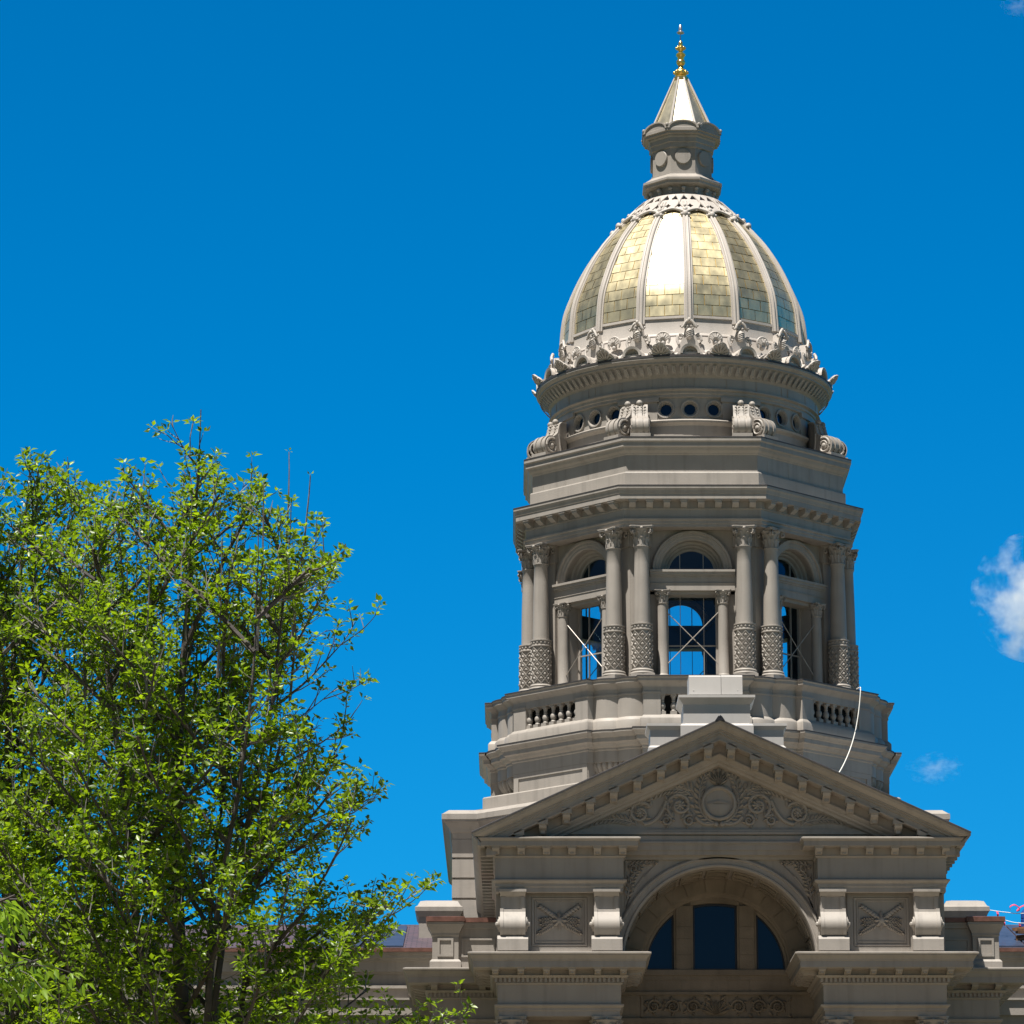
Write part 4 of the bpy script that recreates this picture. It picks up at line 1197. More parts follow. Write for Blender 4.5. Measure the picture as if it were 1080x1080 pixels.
m = MB(TXZ)      # inner side walls of the recess between the piers
for sg in (-1, 1):
    a, b = sorted((sg * 2.70, sg * 3.4)); m.box(a, b, 15.2, 18.4, 0, 14.05)
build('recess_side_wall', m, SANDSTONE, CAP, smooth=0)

# lower piers with their cornice, modillions, dentils and columns
def low_prof(z):
    return [(-.2, z - .78), (.0, z - .78), (.03, z - .76), (.05, z - .735), (.05, z - .72), (.03, z - .72), (.03, z - .60), (.14, z - .60), (.16, z - .58), (.20, z - .55), (.20, z - .54), (.12, z - .54), (.12, z - .40), (.62, z - .395), (.64, z - .385), (.64, z - .22), (.66, z - .21), (.67, z - .17), (.72, z - .10), (.74, z - .08), (.74, z - .06), (.78, z - .04), (.78, z), (.7, z + .02), (-.2, z + .10)]
dent = MB()
for sg in (-1, 1):
    x0, x1 = sorted((sg * LX0, sg * LX1))
    m = MB()
    P = rect(x0, x1, YL, -15.4)
    m.mould(P, [(0, 13.52), (0, 14.10)])
    m.mould(P, low_prof(14.845), cap1=True)
    m.mould(P, [(-1.2, 13.24), (-.03, 13.25), (-.03, 13.38), (.0, 13.40), (.0, 13.46), (.05, 13.49), (.08, 13.52), (.08, 13.55), (.0, 13.57)])
    n = int((x1 - x0 + .2) / .118)
    for i in range(n):
        x = x0 - .1 + (i + .5) * (x1 - x0 + .2) / n; m.box(x - .034, x + .034, YL - .10, YL - .02, 14.135, 14.245)
    for side in (x0, x1):
        s2 = -1 if side == x0 else 1
        for i in range(30):
            y = YL + .05 + i * .118; a, b = sorted((side + s2 * .02, side + s2 * .10)); m.box(a, b, y - .034, y + .034, 14.135, 14.245)
    lp = build('lower_pier', m, STONE, CAP, smooth=15)
    m = MB(TXZ)
    m.ext([(19.60, 0), (20.08, 0), (20.08, -.05), (20.05, -.085), (19.90, -.11), (19.80, -.14), (19.60, -.14)], -.085, .085, 'x')
    m.box(-.115, .115, 19.6, 20.10, -.03, .01); m.box(-.045, .045, 19.9, 20.02, -.13, -.05)
    pm = build('modillion', m, STONE, lp, smooth=25)
    for k in range(6):
        x = sg * (LX0 - .06 + .672 * k)
        if k == 0: pm.location = (x, 0, 14.455)
        else: dup(pm, lp, (x, 0, 14.455))
    # the returns, seen from below at both sides
    for side, s2 in ((x0, -1), (x1, 1)):
        for k in range(5):
            o = dup(pm, lp, (side + s2 * 0 - s2 * (-YL) * 1.0, YL + .10 + .62 * k, 14.455), s2 * pi / 2)
            o.location.x = side - s2 * (-YL) ; o.rotation_euler = (0, 0, s2 * pi / 2)
    m = MB(TXZ); m.box(x0 + .1, x1 - .1, 15.4, 18.6, 0, 13.3)
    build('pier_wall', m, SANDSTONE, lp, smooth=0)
    for xx in (sg * 3.04, sg * 5.53):
        m = MB()
        m.lathe([(.46, -12.2), (.46, -11.9), (.40, -11.85), (.36, -11.6), (.36, -6), (.31, -.75), (.33, -.73), (.33, -.68)], n=28)
        c = build('portico_column', m, STONE, CAP, smooth=40); c.location = (xx, -19.15, 13.25)
        m = MB(); capital(m, -.70, 0, .31, .37)
        build('corinthian_capital', m, STONE, c, smooth=35)
m = MB(); m.box(-7.4, 7.4, -21.2, -15.2, 0.0, 1.05); m.box(-6.6, 6.6, -22.2, -21.2, 0.0, .7); m.box(-6.6, 6.6, -23.2, -22.2, 0, .35)
build('portico_steps', m, SANDSTONE, CAP, smooth=0)

# pavilion body behind the portico with its side cornice
m = MB()
P = rect(-5.95, 5.95, -15.3, -4.6)
m.mould(P, [(0, 14), (0, 17.5)], cap1=True)
side_prof = [(.0, 17.45), (.045, 17.47), (.045, 17.705), (.42, 17.71), (.455, 17.72), (.455, 17.84), (.50, 17.86), (.55, 17.90), (.60, 17.945), (.605, 17.96), (.605, 18.02), (.3, 18.12)]
for sg in (-1, 1):
    R = [[(sg * (5.972 + d), (-(19.41 + d) if k == 0 else -4.6), z) for d, z in side_prof] for k in (0, 1)]
    m.rings(R, False, True, True)
    a, b = sorted((sg * 5.95, sg * 6.20)); m.box(a, b, -19.63, -19.3, 17.485, 17.704)
pav = build('pavilion', m, STONE, CAP, smooth=15)
m = MB(); m.box(-.40, .02, -.09, .09, -.20, 0)
pm = build('modillion', m, STONE, pav, smooth=0)
first = True
for k in range(22):
    y = -19.2 + .64 * k
    if first: pm.location = (-5.955, y, 17.705); first = False
    else: dup(pm, pav, (-5.955, y, 17.705))
    dup(pm, pav, (5.955, y, 17.705), pi)

# pedestal over the pediment's apex with its metal cover
m = MB()
m.mould(rect(-1.02, .93, -19.30, -17.6), [(0, 20.62), (0, 21.02), (-.02, 21.05), (-.10, 21.12)], cap1=True)
m.mould(rect(-.94, .85, -19.24, -17.7), [(0, 21.0), (0, 21.60), (.02, 21.62), (.06, 21.68), (.11, 21.75), (.13, 21.77), (.13, 21.84), (-.1, 21.88)], cap1=True)
for sg in (-1, 1):
    a, b = sorted((-.045 + sg * .95, -.045 + sg * 1.78))
    m.mould(rect(a, b, -19.16, -17.8), [(.06, 20.22), (.06, 20.44), (.0, 20.50), (0, 20.92), (.03, 20.95), (.09, 21.02), (.09, 21.09), (-.1, 21.12)], cap1=True)
apx = build('apex_pedestal', m, WHITE, CAP, smooth=15)
m = MB()
m.ext([(19.24, 21.85), (19.28, 21.86), (19.22, 22.37), (19.14, 22.42), (18.2, 22.44), (18.2, 22.40), (19.1, 22.38), (19.18, 22.34)], -.77, .08, 'x') if False else None
m.T = TXZ
m.ext([(19.25, 21.87), (19.21, 22.36), (19.13, 22.41), (18.1, 22.43), (18.1, 21.87)], -.78, .075, 'x')
m.ext([(19.255, 21.87), (19.215, 22.36), (19.135, 22.415), (18.1, 22.435), (18.1, 21.87)], .085, .65, 'x')
for x in (-.66, .52):
    for z in (21.98,): m.ball((x, 19.235, z), .022, 6, 4)
cov = build('metal_cover', m, WHITE, None, smooth=0)
tag(cov, 'smooth white metal sheet box capping the pedestal above the pediment peak', 'metal cover')

# ---- side blocks: lower cornice level, pedestals with copper caps
m = MB()
for P in (rect(-7.68, -3.2, -16.05, -4.2), rect(3.2, 7.68, -16.05, -4.2)):
    m.mould(P, [(0, 0), (0, 14.10)])
    m.mould(P, low_prof(14.84), cap1=True)
    m.mould(P, [(.0, 13.44), (.05, 13.46), (.08, 13.50), (.08, 13.54), (.0, 13.56)])
for sg in (-1, 1):
    for i in range(16):
        x = sg * (7.72 - i * .118); m.box(x - .034, x + .034, -16.15, -16.07, 14.135, 14.245)
    for i in range(60):
        y = -16.0 + i * .118; a, b = sorted((sg * 7.70, sg * 7.78)); m.box(a, b, y - .034, y + .034, 14.135, 14.245)
side = build('side_block', m, STONE, CAP, smooth=15)
m = MB(TXZ)
m.ext([(16.10, 0), (16.60, 0), (16.60, -.05), (16.57, -.085), (16.44, -.11), (16.34, -.14), (16.10, -.14)], -.085, .085, 'x')
m.box(-.115, .115, 16.1, 16.63, -.03, .01)
pm = build('modillion', m, STONE, side, smooth=25)
for k, x in enumerate((7.62, 6.98, 6.32, -7.62, -6.98, -6.32)):
    if k == 0: pm.location = (x, 0, 14.45)
    else: dup(pm, side, (x, 0, 14.45))
for sg in (-1, 1):
    for k in range(12):
        o = dup(pm, side, (0, 0, 0)); o.rotation_euler = (0, 0, sg * pi / 2); o.location = (sg * (7.68 - 16.05), -15.9 + .64 * k, 14.45)
for sg in (-1, 1):
    def bx(a, b): return tuple(sorted((sg * a, sg * b)))
    m = MB(); cp = MB()
    x0, x1 = bx(6.97, 7.68)
    P = rect(x0, x1, -16.32, -15.4)
    m.mould(P, [(.07, 14.86), (.07, 15.06), (.02, 15.12), (0, 15.13), (0, 15.74), (.02, 15.78), (.02, 15.84), (.06, 15.92), (.12, 16.04), (.14, 16.06), (.14, 16.13), (-.1, 16.14)])
    y = -16.325
    for u0, u1, z0, z1 in ((x0 + .14, x1 - .14, 15.20, 15.26), (x0 + .14, x1 - .14, 15.64, 15.70), (x0 + .14, x0 + .20, 15.26, 15.64), (x1 - .20, x1 - .14, 15.26, 15.64)):
        m.box(u0, u1, y - .03, y + .02, z0, z1)
    cp.mould(P, [(.10, 16.135), (.17, 16.14), (.17, 16.27), (.0, 16.30)], cap1=True)
    x0, x1 = bx(5.9, 6.97)
    m.box(x0, x1, -16.18, -15.4, 14.86, 16.12)
    m.box(x0, x1, -16.26, -15.4, 15.98, 16.07); m.box(x0, x1, -16.30, -15.4, 16.07, 16.13); m.box(x0, x1, -16.24, -15.4, 14.86, 15.06)
    for u0, u1, z0, z1 in ((x0 + .08, x1 - .08, 15.20, 15.25), (x0 + .08, x1 - .08, 15.66, 15.71), (x0 + .08, x0 + .13, 15.25, 15.66), (x1 - .13, x1 - .08, 15.25, 15.66)):
        m.box(u0, u1, -16.22, -16.15, z0, z1)
    cp.box(x0, x1, -16.34, -15.3, 16.135, 16.26)
    par = build('parapet_pedestal', [m, cp], [STONE, COPPER], CAP, smooth=15)
    m = MB()
    x0, x1 = bx(7.05, 8.22)
    m.mould(rect(x0, x1, -8.75, -6.6), [(.06, 15.9), (.06, 16.34), (0, 16.40), (0, 17.28), (.03, 17.30), (.05, 17.34), (.09, 17.42), (.11, 17.44), (.11, 17.56), (.04, 17.60), (-.04, 17.74), (-.2, 17.78)], cap1=True)
    build('chimney_block', m, STONE, CAP, smooth=15)
    # wing: wall with mouldings, copper gutter, slate roof and skylights
    m = MB(TXZ)
    x0, x1 = bx(7.6, 40)
    for w, z0, z1 in ((10.50, 0, 13.9), (10.75, 13.9, 14.2), (10.95, 14.2, 14.62), (11.02, 14.62, 14.68), (10.62, 14.68, 14.98), (10.74, 14.98, 15.06), (10.50, 15.06, 15.40), (10.55, 15.40, 15.46), (10.66, 15.46, 15.76), (10.76, 15.76, 15.83), (10.86, 15.83, 15.93), (10.93, 15.93, 15.99)):
        m.box(x0, x1, 4.0, w, z0, z1)
    for k in range(16):
        a, b = bx(8.3 + k * 2.0, 8.36 + k * 2.0); m.box(a, b, 10.4, 10.58, 15.062, 15.398)
    wing = build('wing', m, STONE, CAP, smooth=0)
    m = MB(TXZ); m.box(x0, x1, 10.3, 11.0, 15.992, 16.10); build('copper_gutter', m, COPPER, wing, smooth=0)
    m = MB(); m.add([(x0, -10.98, 16.104), (x1, -10.98, 16.104), (x1, -5.6, 17.46), (x0, -5.6, 17.46)], [(0, 1, 2, 3)])
    m.add([(x0, -5.6, 17.46), (x1, -5.6, 17.46), (x1, 2, 16.2), (x0, 2, 16.2)], [(0, 1, 2, 3)])
    rf = build('roof', m, SLATE, wing, smooth=0)
    m = MB()
    for k in range(3):
        a, b = bx(8.62 + k * 1.0, 9.56 + k * 1.0)
        for z_, c0, c1 in ((.03, .02, .98),):
            y0, y1 = -10.9, -6.2; f = lambda y: 16.104 + (y + 10.98) * (17.46 - 16.104) / 5.38
            m.add([(a, y0, f(y0) + .05), (b, y0, f(y0) + .05), (b, y1, f(y1) + .05), (a, y1, f(y1) + .05), (a, y0, f(y0)), (b, y0, f(y0)), (b, y1, f(y1)), (a, y1, f(y1))], [(0, 1, 2, 3), (0, 4, 5, 1), (1, 5, 6, 2), (3, 7, 4, 0)])
    if sg > 0: m.v = [(x - .5, y, z) for x, y, z in m.v]
    build('skylight', m, SKYLIGHT, rf, smooth=0)

# ================================================================== loose things
def cr(points, sub=6):
    return [Vector(p) for p in cat([tuple(p) for p in points], sub)]
m = MB(); m.tube(cr([(5.02, -3.85, 24.92), (5.09, -4.02, 24.92), (5.12, -4.12, 24.85), (5.03, -4.25, 24.1), (4.87, -4.45, 23.36), (4.61, -4.9, 22.65), (4.26, -5.5, 21.99), (3.75, -6.3, 21.32), (3.3, -7.4, 20.3), (3.2, -8.2, 19.72)]), .015, 6)
tag(build('hanging_cable', m, ROPE), 'thin white cable hanging in a curve from the balcony rail to the pediment roof', 'cable')

SKY_ROPES = []
for lab, pts, fl in (('upper white safety rope tied from the right chimney block', [(8.20, -8.72, 17.50), (8.77, -8.85, 17.40), (9.40, -8.9, 17.36), (11.5, -9.0, 17.45), (14, -9, 17.6)], [(8.54, 17.43, 1), (10.2, 17.38, .8)]),
                     ('lower white safety rope strung below another at the right chimney block', [(8.16, -8.78, 17.30), (8.71, -8.85, 17.18), (9.35, -8.9, 17.07), (11.5, -9.0, 17.1), (14, -9, 17.3)], [(8.72, 17.17, 1), (9.17, 17.10, 1), (10.6, 17.08, 1)])):
    m = MB(); m.tube(cr(pts), .012, 5)
    rp = tag(build('safety_rope', m, ROPE), lab, 'rope', 'safety ropes on the right roof')
    for x, z, sc in fl:
        m = MB(); h = .17 * sc
        m.add([(x - .028, -8.86, z), (x + .028, -8.865, z), (x + .05, -8.90, z - h * .6), (x + .035, -8.84, z - h), (x - .01, -8.88, z - h * .85), (x - .012, -8.90, z - h * .5)], [(0, 1, 2, 5), (5, 2, 3, 4)])
        sol = build('flag', m, PINK, rp, smooth=0)
        md = sol.modifiers.new('thick', 'SOLIDIFY'); md.thickness = .006
m = MB()
P = cr([(8.92, -8.9, 17.46), (8.90, -8.95, 17.54), (9.02, -8.98, 17.60), (9.14, -8.95, 17.55), (9.20, -8.9, 17.47), (9.10, -8.88, 17.43), (9.22, -8.86, 17.55), (9.40, -8.9, 17.62)], 5)
w = Vector((0, .02, .022))
m.add([tuple(p - w) for p in P] + [tuple(p + w) for p in P], [(i, i + 1, len(P) + i + 1, len(P) + i) for i in range(len(P) - 1)])
o = tag(build('ribbon', m, PINK), 'loose loop of pink ribbon fluttering over the safety ropes', 'ribbon')
md = o.modifiers.new('thick', 'SOLIDIFY'); md.thickness = .006
m = MB(); m.lathe([(.16, 17.05), (.22, 17.08), (.23, 17.20), (.215, 17.22), (.23, 17.24), (.23, 17.46), (.215, 17.48), (.23, 17.50), (.22, 17.68), (.14, 17.78), (.06, 17.80)], c=(9.72, -6.7, 0), n=24)
tag(build('drum_barrel', m, BLUE), 'dark blue rounded drum on the right roof beside the pink ribbon', 'drum')
lm = empty('lumber_stack', (9.15, -9.6, 16.45)); tag(lm, 'small heap of brown timber boards on the right roof', 'lumber')
rnd = random.Random(4)
for k in range(5):
    m = MB(); L = rnd.uniform(.28, .4); m.box(-L, L, -.09, .09, -.035, .035)
    b = build('board', m, TIMBER, lm, smooth=0)
    b.location = (rnd.uniform(.10, .25), rnd.uniform(-.12, .1), .10 + .075 * k); b.rotation_euler = (rnd.uniform(-.1, .1), rnd.uniform(-.25, .05), rnd.uniform(-.2, .5))

# ================================================================== trees
def leaf_mat(name, c0, c1, trans):
    m, N, L, b = new_mat(name)
    out = N['Material Output']
    at = N.new('ShaderNodeAttribute'); at.attribute_name = 'tone'
    mx = N.new('ShaderNodeMix'); mx.data_type = 'RGBA'
    mx.inputs['A'].default_value = (*c0, 1); mx.inputs['B'].default_value = (*c1, 1)
    L.new(at.outputs['Fac'], mx.inputs['Factor'])
    L.new(mx.outputs['Result'], b.inputs['Base Color'])
    b.inputs['Roughness'].default_value = 0.36
    b.inputs['Specular IOR Level'].default_value = 0.5
    tr = N.new('ShaderNodeBsdfTranslucent')
    tm = N.new('ShaderNodeMix'); tm.data_type = 'RGBA'; tm.blend_type = 'MULTIPLY'; tm.inputs['Factor'].default_value = 1
    tm.inputs['B'].default_value = trans
    L.new(mx.outputs['Result'], tm.inputs['A']); L.new(tm.outputs['Result'], tr.inputs['Color'])
    ms = N.new('ShaderNodeMixShader'); ms.inputs['Fac'].default_value = 0.50
    L.new(b.outputs[0], ms.inputs[1]); L.new(tr.outputs[0], ms.inputs[2]); L.new(ms.outputs[0], out.inputs['Surface'])
    return m
LEAF = leaf_mat('leaf_green', (0.048, 0.100, 0.008), (0.225, 0.325, 0.014), (1.8, 1.8, 0.7, 1))
LEAF2 = leaf_mat('drooping_leaf', (0.12, 0.22, 0.02), (0.22, 0.34, 0.03), (1.8, 1.7, 0.8, 1))
BARK = stone('bark', (0.075, 0.065, 0.06), rough=0.85, var=.3, streak=.2, bump=.6, blotch=6)
TWIG = stone('twig_bark', (0.15, 0.14, 0.13), rough=0.7, var=.25, streak=.1, bump=.3, blotch=9)

class Tree:
    def __init__(s, seed): s.r = random.Random(seed); s.wood = MB(); s.twig = MB(); s.P = []; s.D = []; s.S = []; s.env = None
    def path(s, p, d, L, n, lift, wob, lim=1.15):
        p = Vector(p); d = Vector(d).normalized(); pts = [p.copy()]
        for i in range(n):
            d = (d + Vector((s.r.gauss(0, wob), s.r.gauss(0, wob), s.r.gauss(0, wob) + lift))).normalized()
            q = p + d * (L / n)
            if s.env and i > 1 and hypot(q.x, q.y) > envelope(s.env, q.z) * lim + .04: break
            p = q; pts.append(p.copy())
        return pts
    def rosette(s, p, d, n, size):
        if s.env and hypot(p.x, p.y) > envelope(s.env, p.z) * 1.32 + .05: return
        if s.env and s.r.random() < .18 + .34 * min(max((p.z - 8.0) / 3.5, 0), 1): return
        a = Vector(d).normalized(); u = a.orthogonal().normalized(); v = a.cross(u); o = s.r.uniform(0, 6.28)
        for k in range(n):
            t = o + 2 * pi * k / n + s.r.gauss(0, .25)
            out = (u * cos(t) + v * sin(t)) * s.r.uniform(.7, 1.1) + a * s.r.uniform(.1, .8)
            s.P.append(p + out * .01); s.D.append(out.normalized()); s.S.append(size * s.r.uniform(.6, 1.15))
    def leaves(s, name, mat, parent, droop=0.0, wide=.235):
        P = np.array([tuple(p) for p in s.P]); D = np.array([tuple(d) for d in s.D]); S_ = np.array(s.S)[:, None]
        rng = np.random.default_rng(3); n = len(P)
        D[:, 2] -= droop; D /= np.linalg.norm(D, axis=1, keepdims=True)
        up_ = np.array([0, 0, 1.0]) + rng.normal(0, .55, (n, 3))
        side = np.cross(D, up_); side /= np.linalg.norm(side, axis=1, keepdims=True) + 1e-9
        nor = np.cross(side, D)
        w = wide
        pts = [P, P + D * S_ * .18 , P + D * S_ * .50 + side * S_ * w + nor * S_ * .10, P + D * S_ * 1.0 - nor * S_ * .08, P + D * S_ * .50 - side * S_ * w + nor * S_ * .10, P + D * S_ * .55]
        V = np.stack(pts, 1).reshape(-1, 3)
        base = (np.arange(n) * 6)[:, None]
        tri = np.array([[1, 2, 5], [2, 3, 5], [3, 4, 5], [4, 1, 5]])
        Fc = (base[:, :, None] + tri[None]).reshape(-1, 3)
        me = bpy.data.meshes.new(name)
        me.vertices.add(len(V)); me.vertices.foreach_set('co', V.ravel())
        me.loops.add(len(Fc) * 3); me.loops.foreach_set('vertex_index', Fc.ravel().astype(np.int32))
        me.polygons.add(len(Fc)); me.polygons.foreach_set('loop_start', (np.arange(len(Fc)) * 3).astype(np.int32)); me.polygons.foreach_set('loop_total', np.full(len(Fc), 3, np.int32))
        tone = np.clip(rng.normal(.5, .30, n), 0, 1)
        at = me.attributes.new('tone', 'FLOAT', 'POINT'); at.data.foreach_set('value', np.repeat(tone, 6).astype(np.float32))
        me.update(calc_edges=True); me.materials.append(mat)
        o = bpy.data.objects.new(name, me); COL.objects.link(o); o.parent = parent
        return o

def envelope(tab, z):
    if z <= tab[0][0]: return tab[0][1]
    for (z0, r0), (z1, r1) in zip(tab, tab[1:]):
        if z0 <= z <= z1: return r0 + (r1 - r0) * (z - z0) / (z1 - z0)
    return 0.0

def make_tree(name, base, H, env, seed, label, leaders, nprim, zlow=3.2, leaf_size=.112):
    t = Tree(seed); r = t.r; t.env = env
    root = empty(name, base); tag(root, label, 'tree', 'young street trees in front of the building')
    stems = []
    main = [Vector((0.10 * sin(z * .7 + seed), .10 * cos(z * .9 + seed), z)) for z in np.linspace(0, H, 40)]
    def rad(z, h, r0): return max(r0 * (1 - z / h) ** .85, .006)
    t.wood.tube(main, [rad(p.z, H, .15) for p in main], 8)
    stems.append((main, .15))
    for k in range(leaders):
        a = 2 * pi * (k + .3 * r.random()) / leaders + .4; z0 = 1.9 + .55 * r.random() + .35 * k
        hk = H - r.uniform(.25, 1.5); L = (hk - z0) * 1.06
        p = main[0].lerp(main[-1], z0 / H); p = Vector((main[int(z0 / H * 39)].x, main[int(z0 / H * 39)].y, z0))
        out = r.uniform(.10, .21)
        pts = t.path(p, (cos(a) * out, sin(a) * out, 1), L, 26, .03, .03)
        n = len(pts)
        t.wood.tube(pts, [max(.055 * (1 - i / n) ** .9, .006) for i in range(n)], 6)
        stems.append((pts, .075))
    ga = r.random() * 6
    for k in range(nprim):
        pts, r0 = stems[0] if k % (leaders + 1) == 0 else stems[k % (leaders + 1)]
        f = (zlow + (H - .45 - zlow) * ((k + .5) / nprim) ** .85)
        idx = min(range(len(pts)), key=lambda i: abs(pts[i].z - f))
        p = pts[idx]
        ga += 2.4 + r.gauss(0, .3)
        R_ = envelope(env, p.z + .25 * envelope(env, p.z))
        cx = hypot(p.x, p.y)
        if cx > R_: continue
        out = Vector((cos(ga), sin(ga), 0))
        reach = R_ - (p.x * out.x + p.y * out.y)
        if reach < .15: reach = .15
        reach *= r.uniform(.78, 1.25)
        elev = radians(r.uniform(14, 34) + 26 * (p.z / H) ** 1.5)
        L = min(reach / max(cos(elev + .18), .3), 4.2, max((H - .1 - p.z) / sin(min(elev + .2, 1.4)), .25))
        lim = r.choice((.72, .85, .95, 1.0, 1.05, 1.1, 1.17))
        b = t.path(p, out * cos(elev) + Vector((0, 0, sin(elev))), L, 10, .035, .05, lim)
        r1 = min(.008 + .008 * L, .032)
        t.wood.tube(b, [max(r1 * (1 - i / 11), .004) for i in range(len(b))], 5)
        n2 = int(L / .165)
        for j in range(n2):
            tt = .16 + .84 * (j + r.random()) / n2; nb = len(b) - 1; i = min(int(tt * nb), nb - 1); q = b[i].lerp(b[i + 1], tt * nb - i)
            dd = (b[i + 1] - b[i]).normalized()
            sa = r.uniform(0, 2 * pi); sv = dd.orthogonal().normalized(); sv = Matrix.Rotation(sa, 3, dd) @ sv
            L2 = (.25 + .62 * r.random() * (1 - .5 * tt)) * min(1, .5 + L / 3)
            tw = t.path(q, dd * .65 + sv * .75 + Vector((0, 0, .28)), L2, 5, .07, .08, lim + .12)
            t.twig.tube(tw, [.009, .008, .007, .006, .005, .003][:len(tw)], 3)
            ns_ = max(2, int(L2 / .105))
            for s_ in range(ns_):
                u = .2 + .8 * (s_ + r.random() * .6) / ns_; nt_ = len(tw) - 1; i3 = min(int(u * nt_), nt_ - 1); q3 = tw[i3].lerp(tw[i3 + 1], u * nt_ - i3)
                if r.random() < .90: t.rosette(q3, (tw[i3 + 1] - tw[i3]) + Vector((0, 0, .3)), r.choice((4, 5, 5, 6)), leaf_size)
                if L2 > .4 and r.random() < .45:
                    sv3 = Vector((r.gauss(0, 1), r.gauss(0, 1), r.gauss(.4, .6))).normalized()
                    t3 = t.path(q3, (tw[i3 + 1] - tw[i3]).normalized() * .5 + sv3 * .7, r.uniform(.12, .28), 3, .08, .08)
                    t.twig.tube(t3, [.006, .005, .004, .003][:len(t3)], 3)
                    t.rosette(t3[-1], t3[-1] - t3[-2], 6, leaf_size); t.rosette(t3[-2], t3[-1] - t3[-2], 4, leaf_size * .9)
            t.rosette(tw[-1], tw[-1] - tw[-2], 6, leaf_size)
    # slim upright shoots that rise out of the crown, nearly bare at the tip
    for k in range(20):
        a = k * 2.4 + seed; zz = H - r.uniform(1.35, 2.9); rr_ = envelope(env, zz) * r.uniform(.2, .92)
        save, t.env = t.env, None
        sh = t.path((rr_ * cos(a), rr_ * sin(a), zz - 1.0), (.08 * cos(a), .08 * sin(a), 1), r.uniform(1.4, 1.95), 9, .02, .02)
        t.twig.tube(sh, [.018 - .0013 * i for i in range(10)], 4)
        for i in range(2, 9):
            if i > 6 and r.random() < .6: continue
            for q in range(2 if i < 6 else 1):
                sv = Vector((r.gauss(0, 1), r.gauss(0, 1), .8)); tw = t.path(sh[i], sv, r.uniform(.05, .26) * (1.3 - i / 9), 3, .1, .05)
                t.twig.tube(tw, [.006, .005, .004, .003], 3)
                for s_ in range(1, 4): t.rosette(tw[s_], (0, 0, 1), r.choice((3, 4, 5)), leaf_size * .9)
        t.rosette(sh[-1], (0, 0, 1), 3, leaf_size * .55)
        t.env = save
    # leaders: sparse leaf tufts near the bare tips
    for pts, r0 in stems:
        n = len(pts)
        for i in range(int(n * .55), n - 2):
            for q in range(2):
                p = pts[i].lerp(pts[i + 1], r.random())
                tw = t.path(p, (r.gauss(0, 1), r.gauss(0, 1), .9), r.uniform(.10, .42) * (1.15 - i / n) * 2, 4, .12, .06)
                t.twig.tube(tw, [.007, .006, .005, .004, .003][:len(tw)], 3)
                for s_ in range(1, len(tw)): t.rosette(tw[s_], (0, 0, 1), 5, leaf_size * .95)
        t.rosette(pts[-1], (0, 0, 1), 4, leaf_size * .7)
    build('trunk', t.wood, BARK, root, smooth=60)
    tw = build('twigs', t.twig, TWIG, root, smooth=0)
    t.leaves('crown', LEAF, root)
    return len(t.P)

n1 = make_tree('broadleaf_tree', (-9.15, -82.0, 0), 13.4, [(0, 2.2), (3, 3.4), (5.6, 3.6), (6.3, 3.35), (7.0, 2.8), (7.8, 2.55), (8.9, 2.25), (9.6, 2.0), (10.6, 1.95), (11.4, 1.7), (12.2, 1.1), (12.8, .6), (13.4, .15)], 11,
               'leafy yellow-green tree nearest the tower, a few thin bare shoots rising from its top', 6, 132)
n2 = make_tree('broadleaf_tree', (-11.35, -79.5, 0), 13.5, [(0, 2.2), (3, 2.6), (6.4, 2.9), (8.9, 2.5), (10.6, 2.2), (11.6, 1.9), (12.6, 1.35), (13.1, .8), (13.5, .2)], 23,
               'leafy yellow-green tree behind another, its crown cut by the left picture edge', 7, 118)

# nearer tree with long drooping leaves
t = Tree(5); r = t.r
root = tag(empty('drooping_tree', (-10.75, -97.0, 0)), 'lighter green tree with long drooping leaves in the lower left corner', 'tree')
main = [Vector((.05 * sin(z), .05 * cos(z), z)) for z in np.linspace(0, 6.0, 16)]
t.wood.tube(main, [.14 * (1 - i / 18) for i in range(16)], 8)
for k in range(64):
    z = 1.9 + 3.9 * (k / 64); a = k * 2.4; L = 2.15 * (1 - ((z - 4.0) / 3.0) ** 2) * r.uniform(.8, 1.05)
    b = t.path((0, 0, z), (cos(a), sin(a), .75), max(L, .5), 9, -.07, .05)
    t.wood.tube(b, [.03 * (1 - i / 11) + .003 for i in range(10)], 5)
    for j in range(int(L / .11)):
        tt = .25 + .75 * r.random(); i = min(int(tt * 9), 8); q = b[i].lerp(b[i + 1], tt * 9 - i)
        tw = t.path(q, (r.gauss(0, 1), r.gauss(0, 1), .1), r.uniform(.2, .5), 4, -.16, .08)
        t.twig.tube(tw, [.006, .005, .004, .004, .003], 3)
        for s_ in range(1, 5): t.rosette(tw[s_], tw[s_] - tw[s_ - 1], 4, .15)
build('trunk', t.wood, BARK, root, smooth=60); build('twigs', t.twig, TWIG, root, smooth=0)
t.leaves('crown', LEAF2, root, droop=.9, wide=.17)
print('LEAVES', n1, n2, len(t.P))

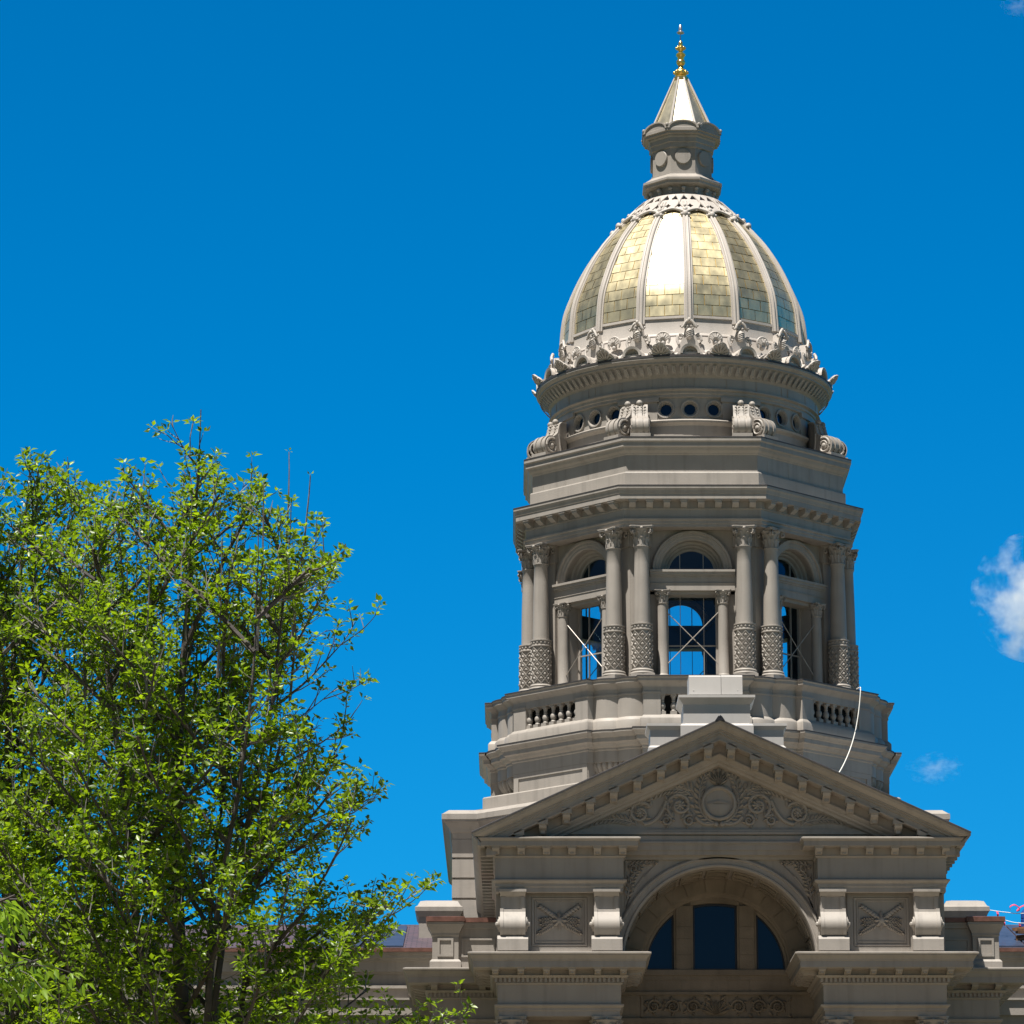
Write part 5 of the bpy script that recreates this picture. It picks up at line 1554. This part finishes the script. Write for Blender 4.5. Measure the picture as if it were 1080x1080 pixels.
# ================================================================== clouds
def cloud_mat(name, dens, scale, thr, fall):
    m = bpy.data.materials.new(name); m.use_nodes = True
    N, L = m.node_tree.nodes, m.node_tree.links; N.clear()
    out = N.new('ShaderNodeOutputMaterial'); pv = N.new('ShaderNodeVolumePrincipled')
    pv.inputs['Color'].default_value = (1, 1, 1, 1); pv.inputs['Anisotropy'].default_value = 0.2
    tc = N.new('ShaderNodeTexCoord')
    no = N.new('ShaderNodeTexNoise'); no.inputs['Scale'].default_value = scale; no.inputs['Detail'].default_value = 7; no.inputs['Roughness'].default_value = .62
    ln = N.new('ShaderNodeVectorMath'); ln.operation = 'LENGTH'
    L.new(tc.outputs['Object'], no.inputs['Vector']); L.new(tc.outputs['Object'], ln.inputs[0])
    a = N.new('ShaderNodeMath'); a.operation = 'MULTIPLY_ADD'; a.inputs[1].default_value = -fall; a.inputs[2].default_value = -thr
    L.new(ln.outputs['Value'], a.inputs[0])
    b = N.new('ShaderNodeMath'); b.operation = 'ADD'; L.new(no.outputs['Fac'], b.inputs[0]); L.new(a.outputs[0], b.inputs[1])
    c = N.new('ShaderNodeMath'); c.operation = 'MULTIPLY'; c.use_clamp = False; c.inputs[1].default_value = dens; L.new(b.outputs[0], c.inputs[0])
    d = N.new('ShaderNodeMath'); d.operation = 'MAXIMUM'; d.inputs[1].default_value = 0; L.new(c.outputs[0], d.inputs[0])
    L.new(d.outputs[0], pv.inputs['Density']); L.new(pv.outputs[0], out.inputs['Volume'])
    return m
def cloud(loc, size, dens, scale, thr, fall, label):
    m = MB(); m.ball((0, 0, 0), 1.0, 24, 16)
    o = build('cloud', m, cloud_mat('cloud_vapour', dens, scale, thr, fall))
    o.location = loc; o.scale = size
    tag(o, label, 'cloud', 'clouds in the blue sky')
cloud((402, 3000, 664), (50, 46, 52), .26, 2.1, .37, .20, 'small bright white cloud at the right edge of the sky')
cloud((322, 3000, 529), (24, 30, 13), .05, 2.6, .34, .26, 'faint thin wisp of cloud right of the tower base')
cloud((404, 3000, 1153), (16, 16, 9), .035, 2.4, .30, .25, 'tiny faint trace of cloud in the top right corner')
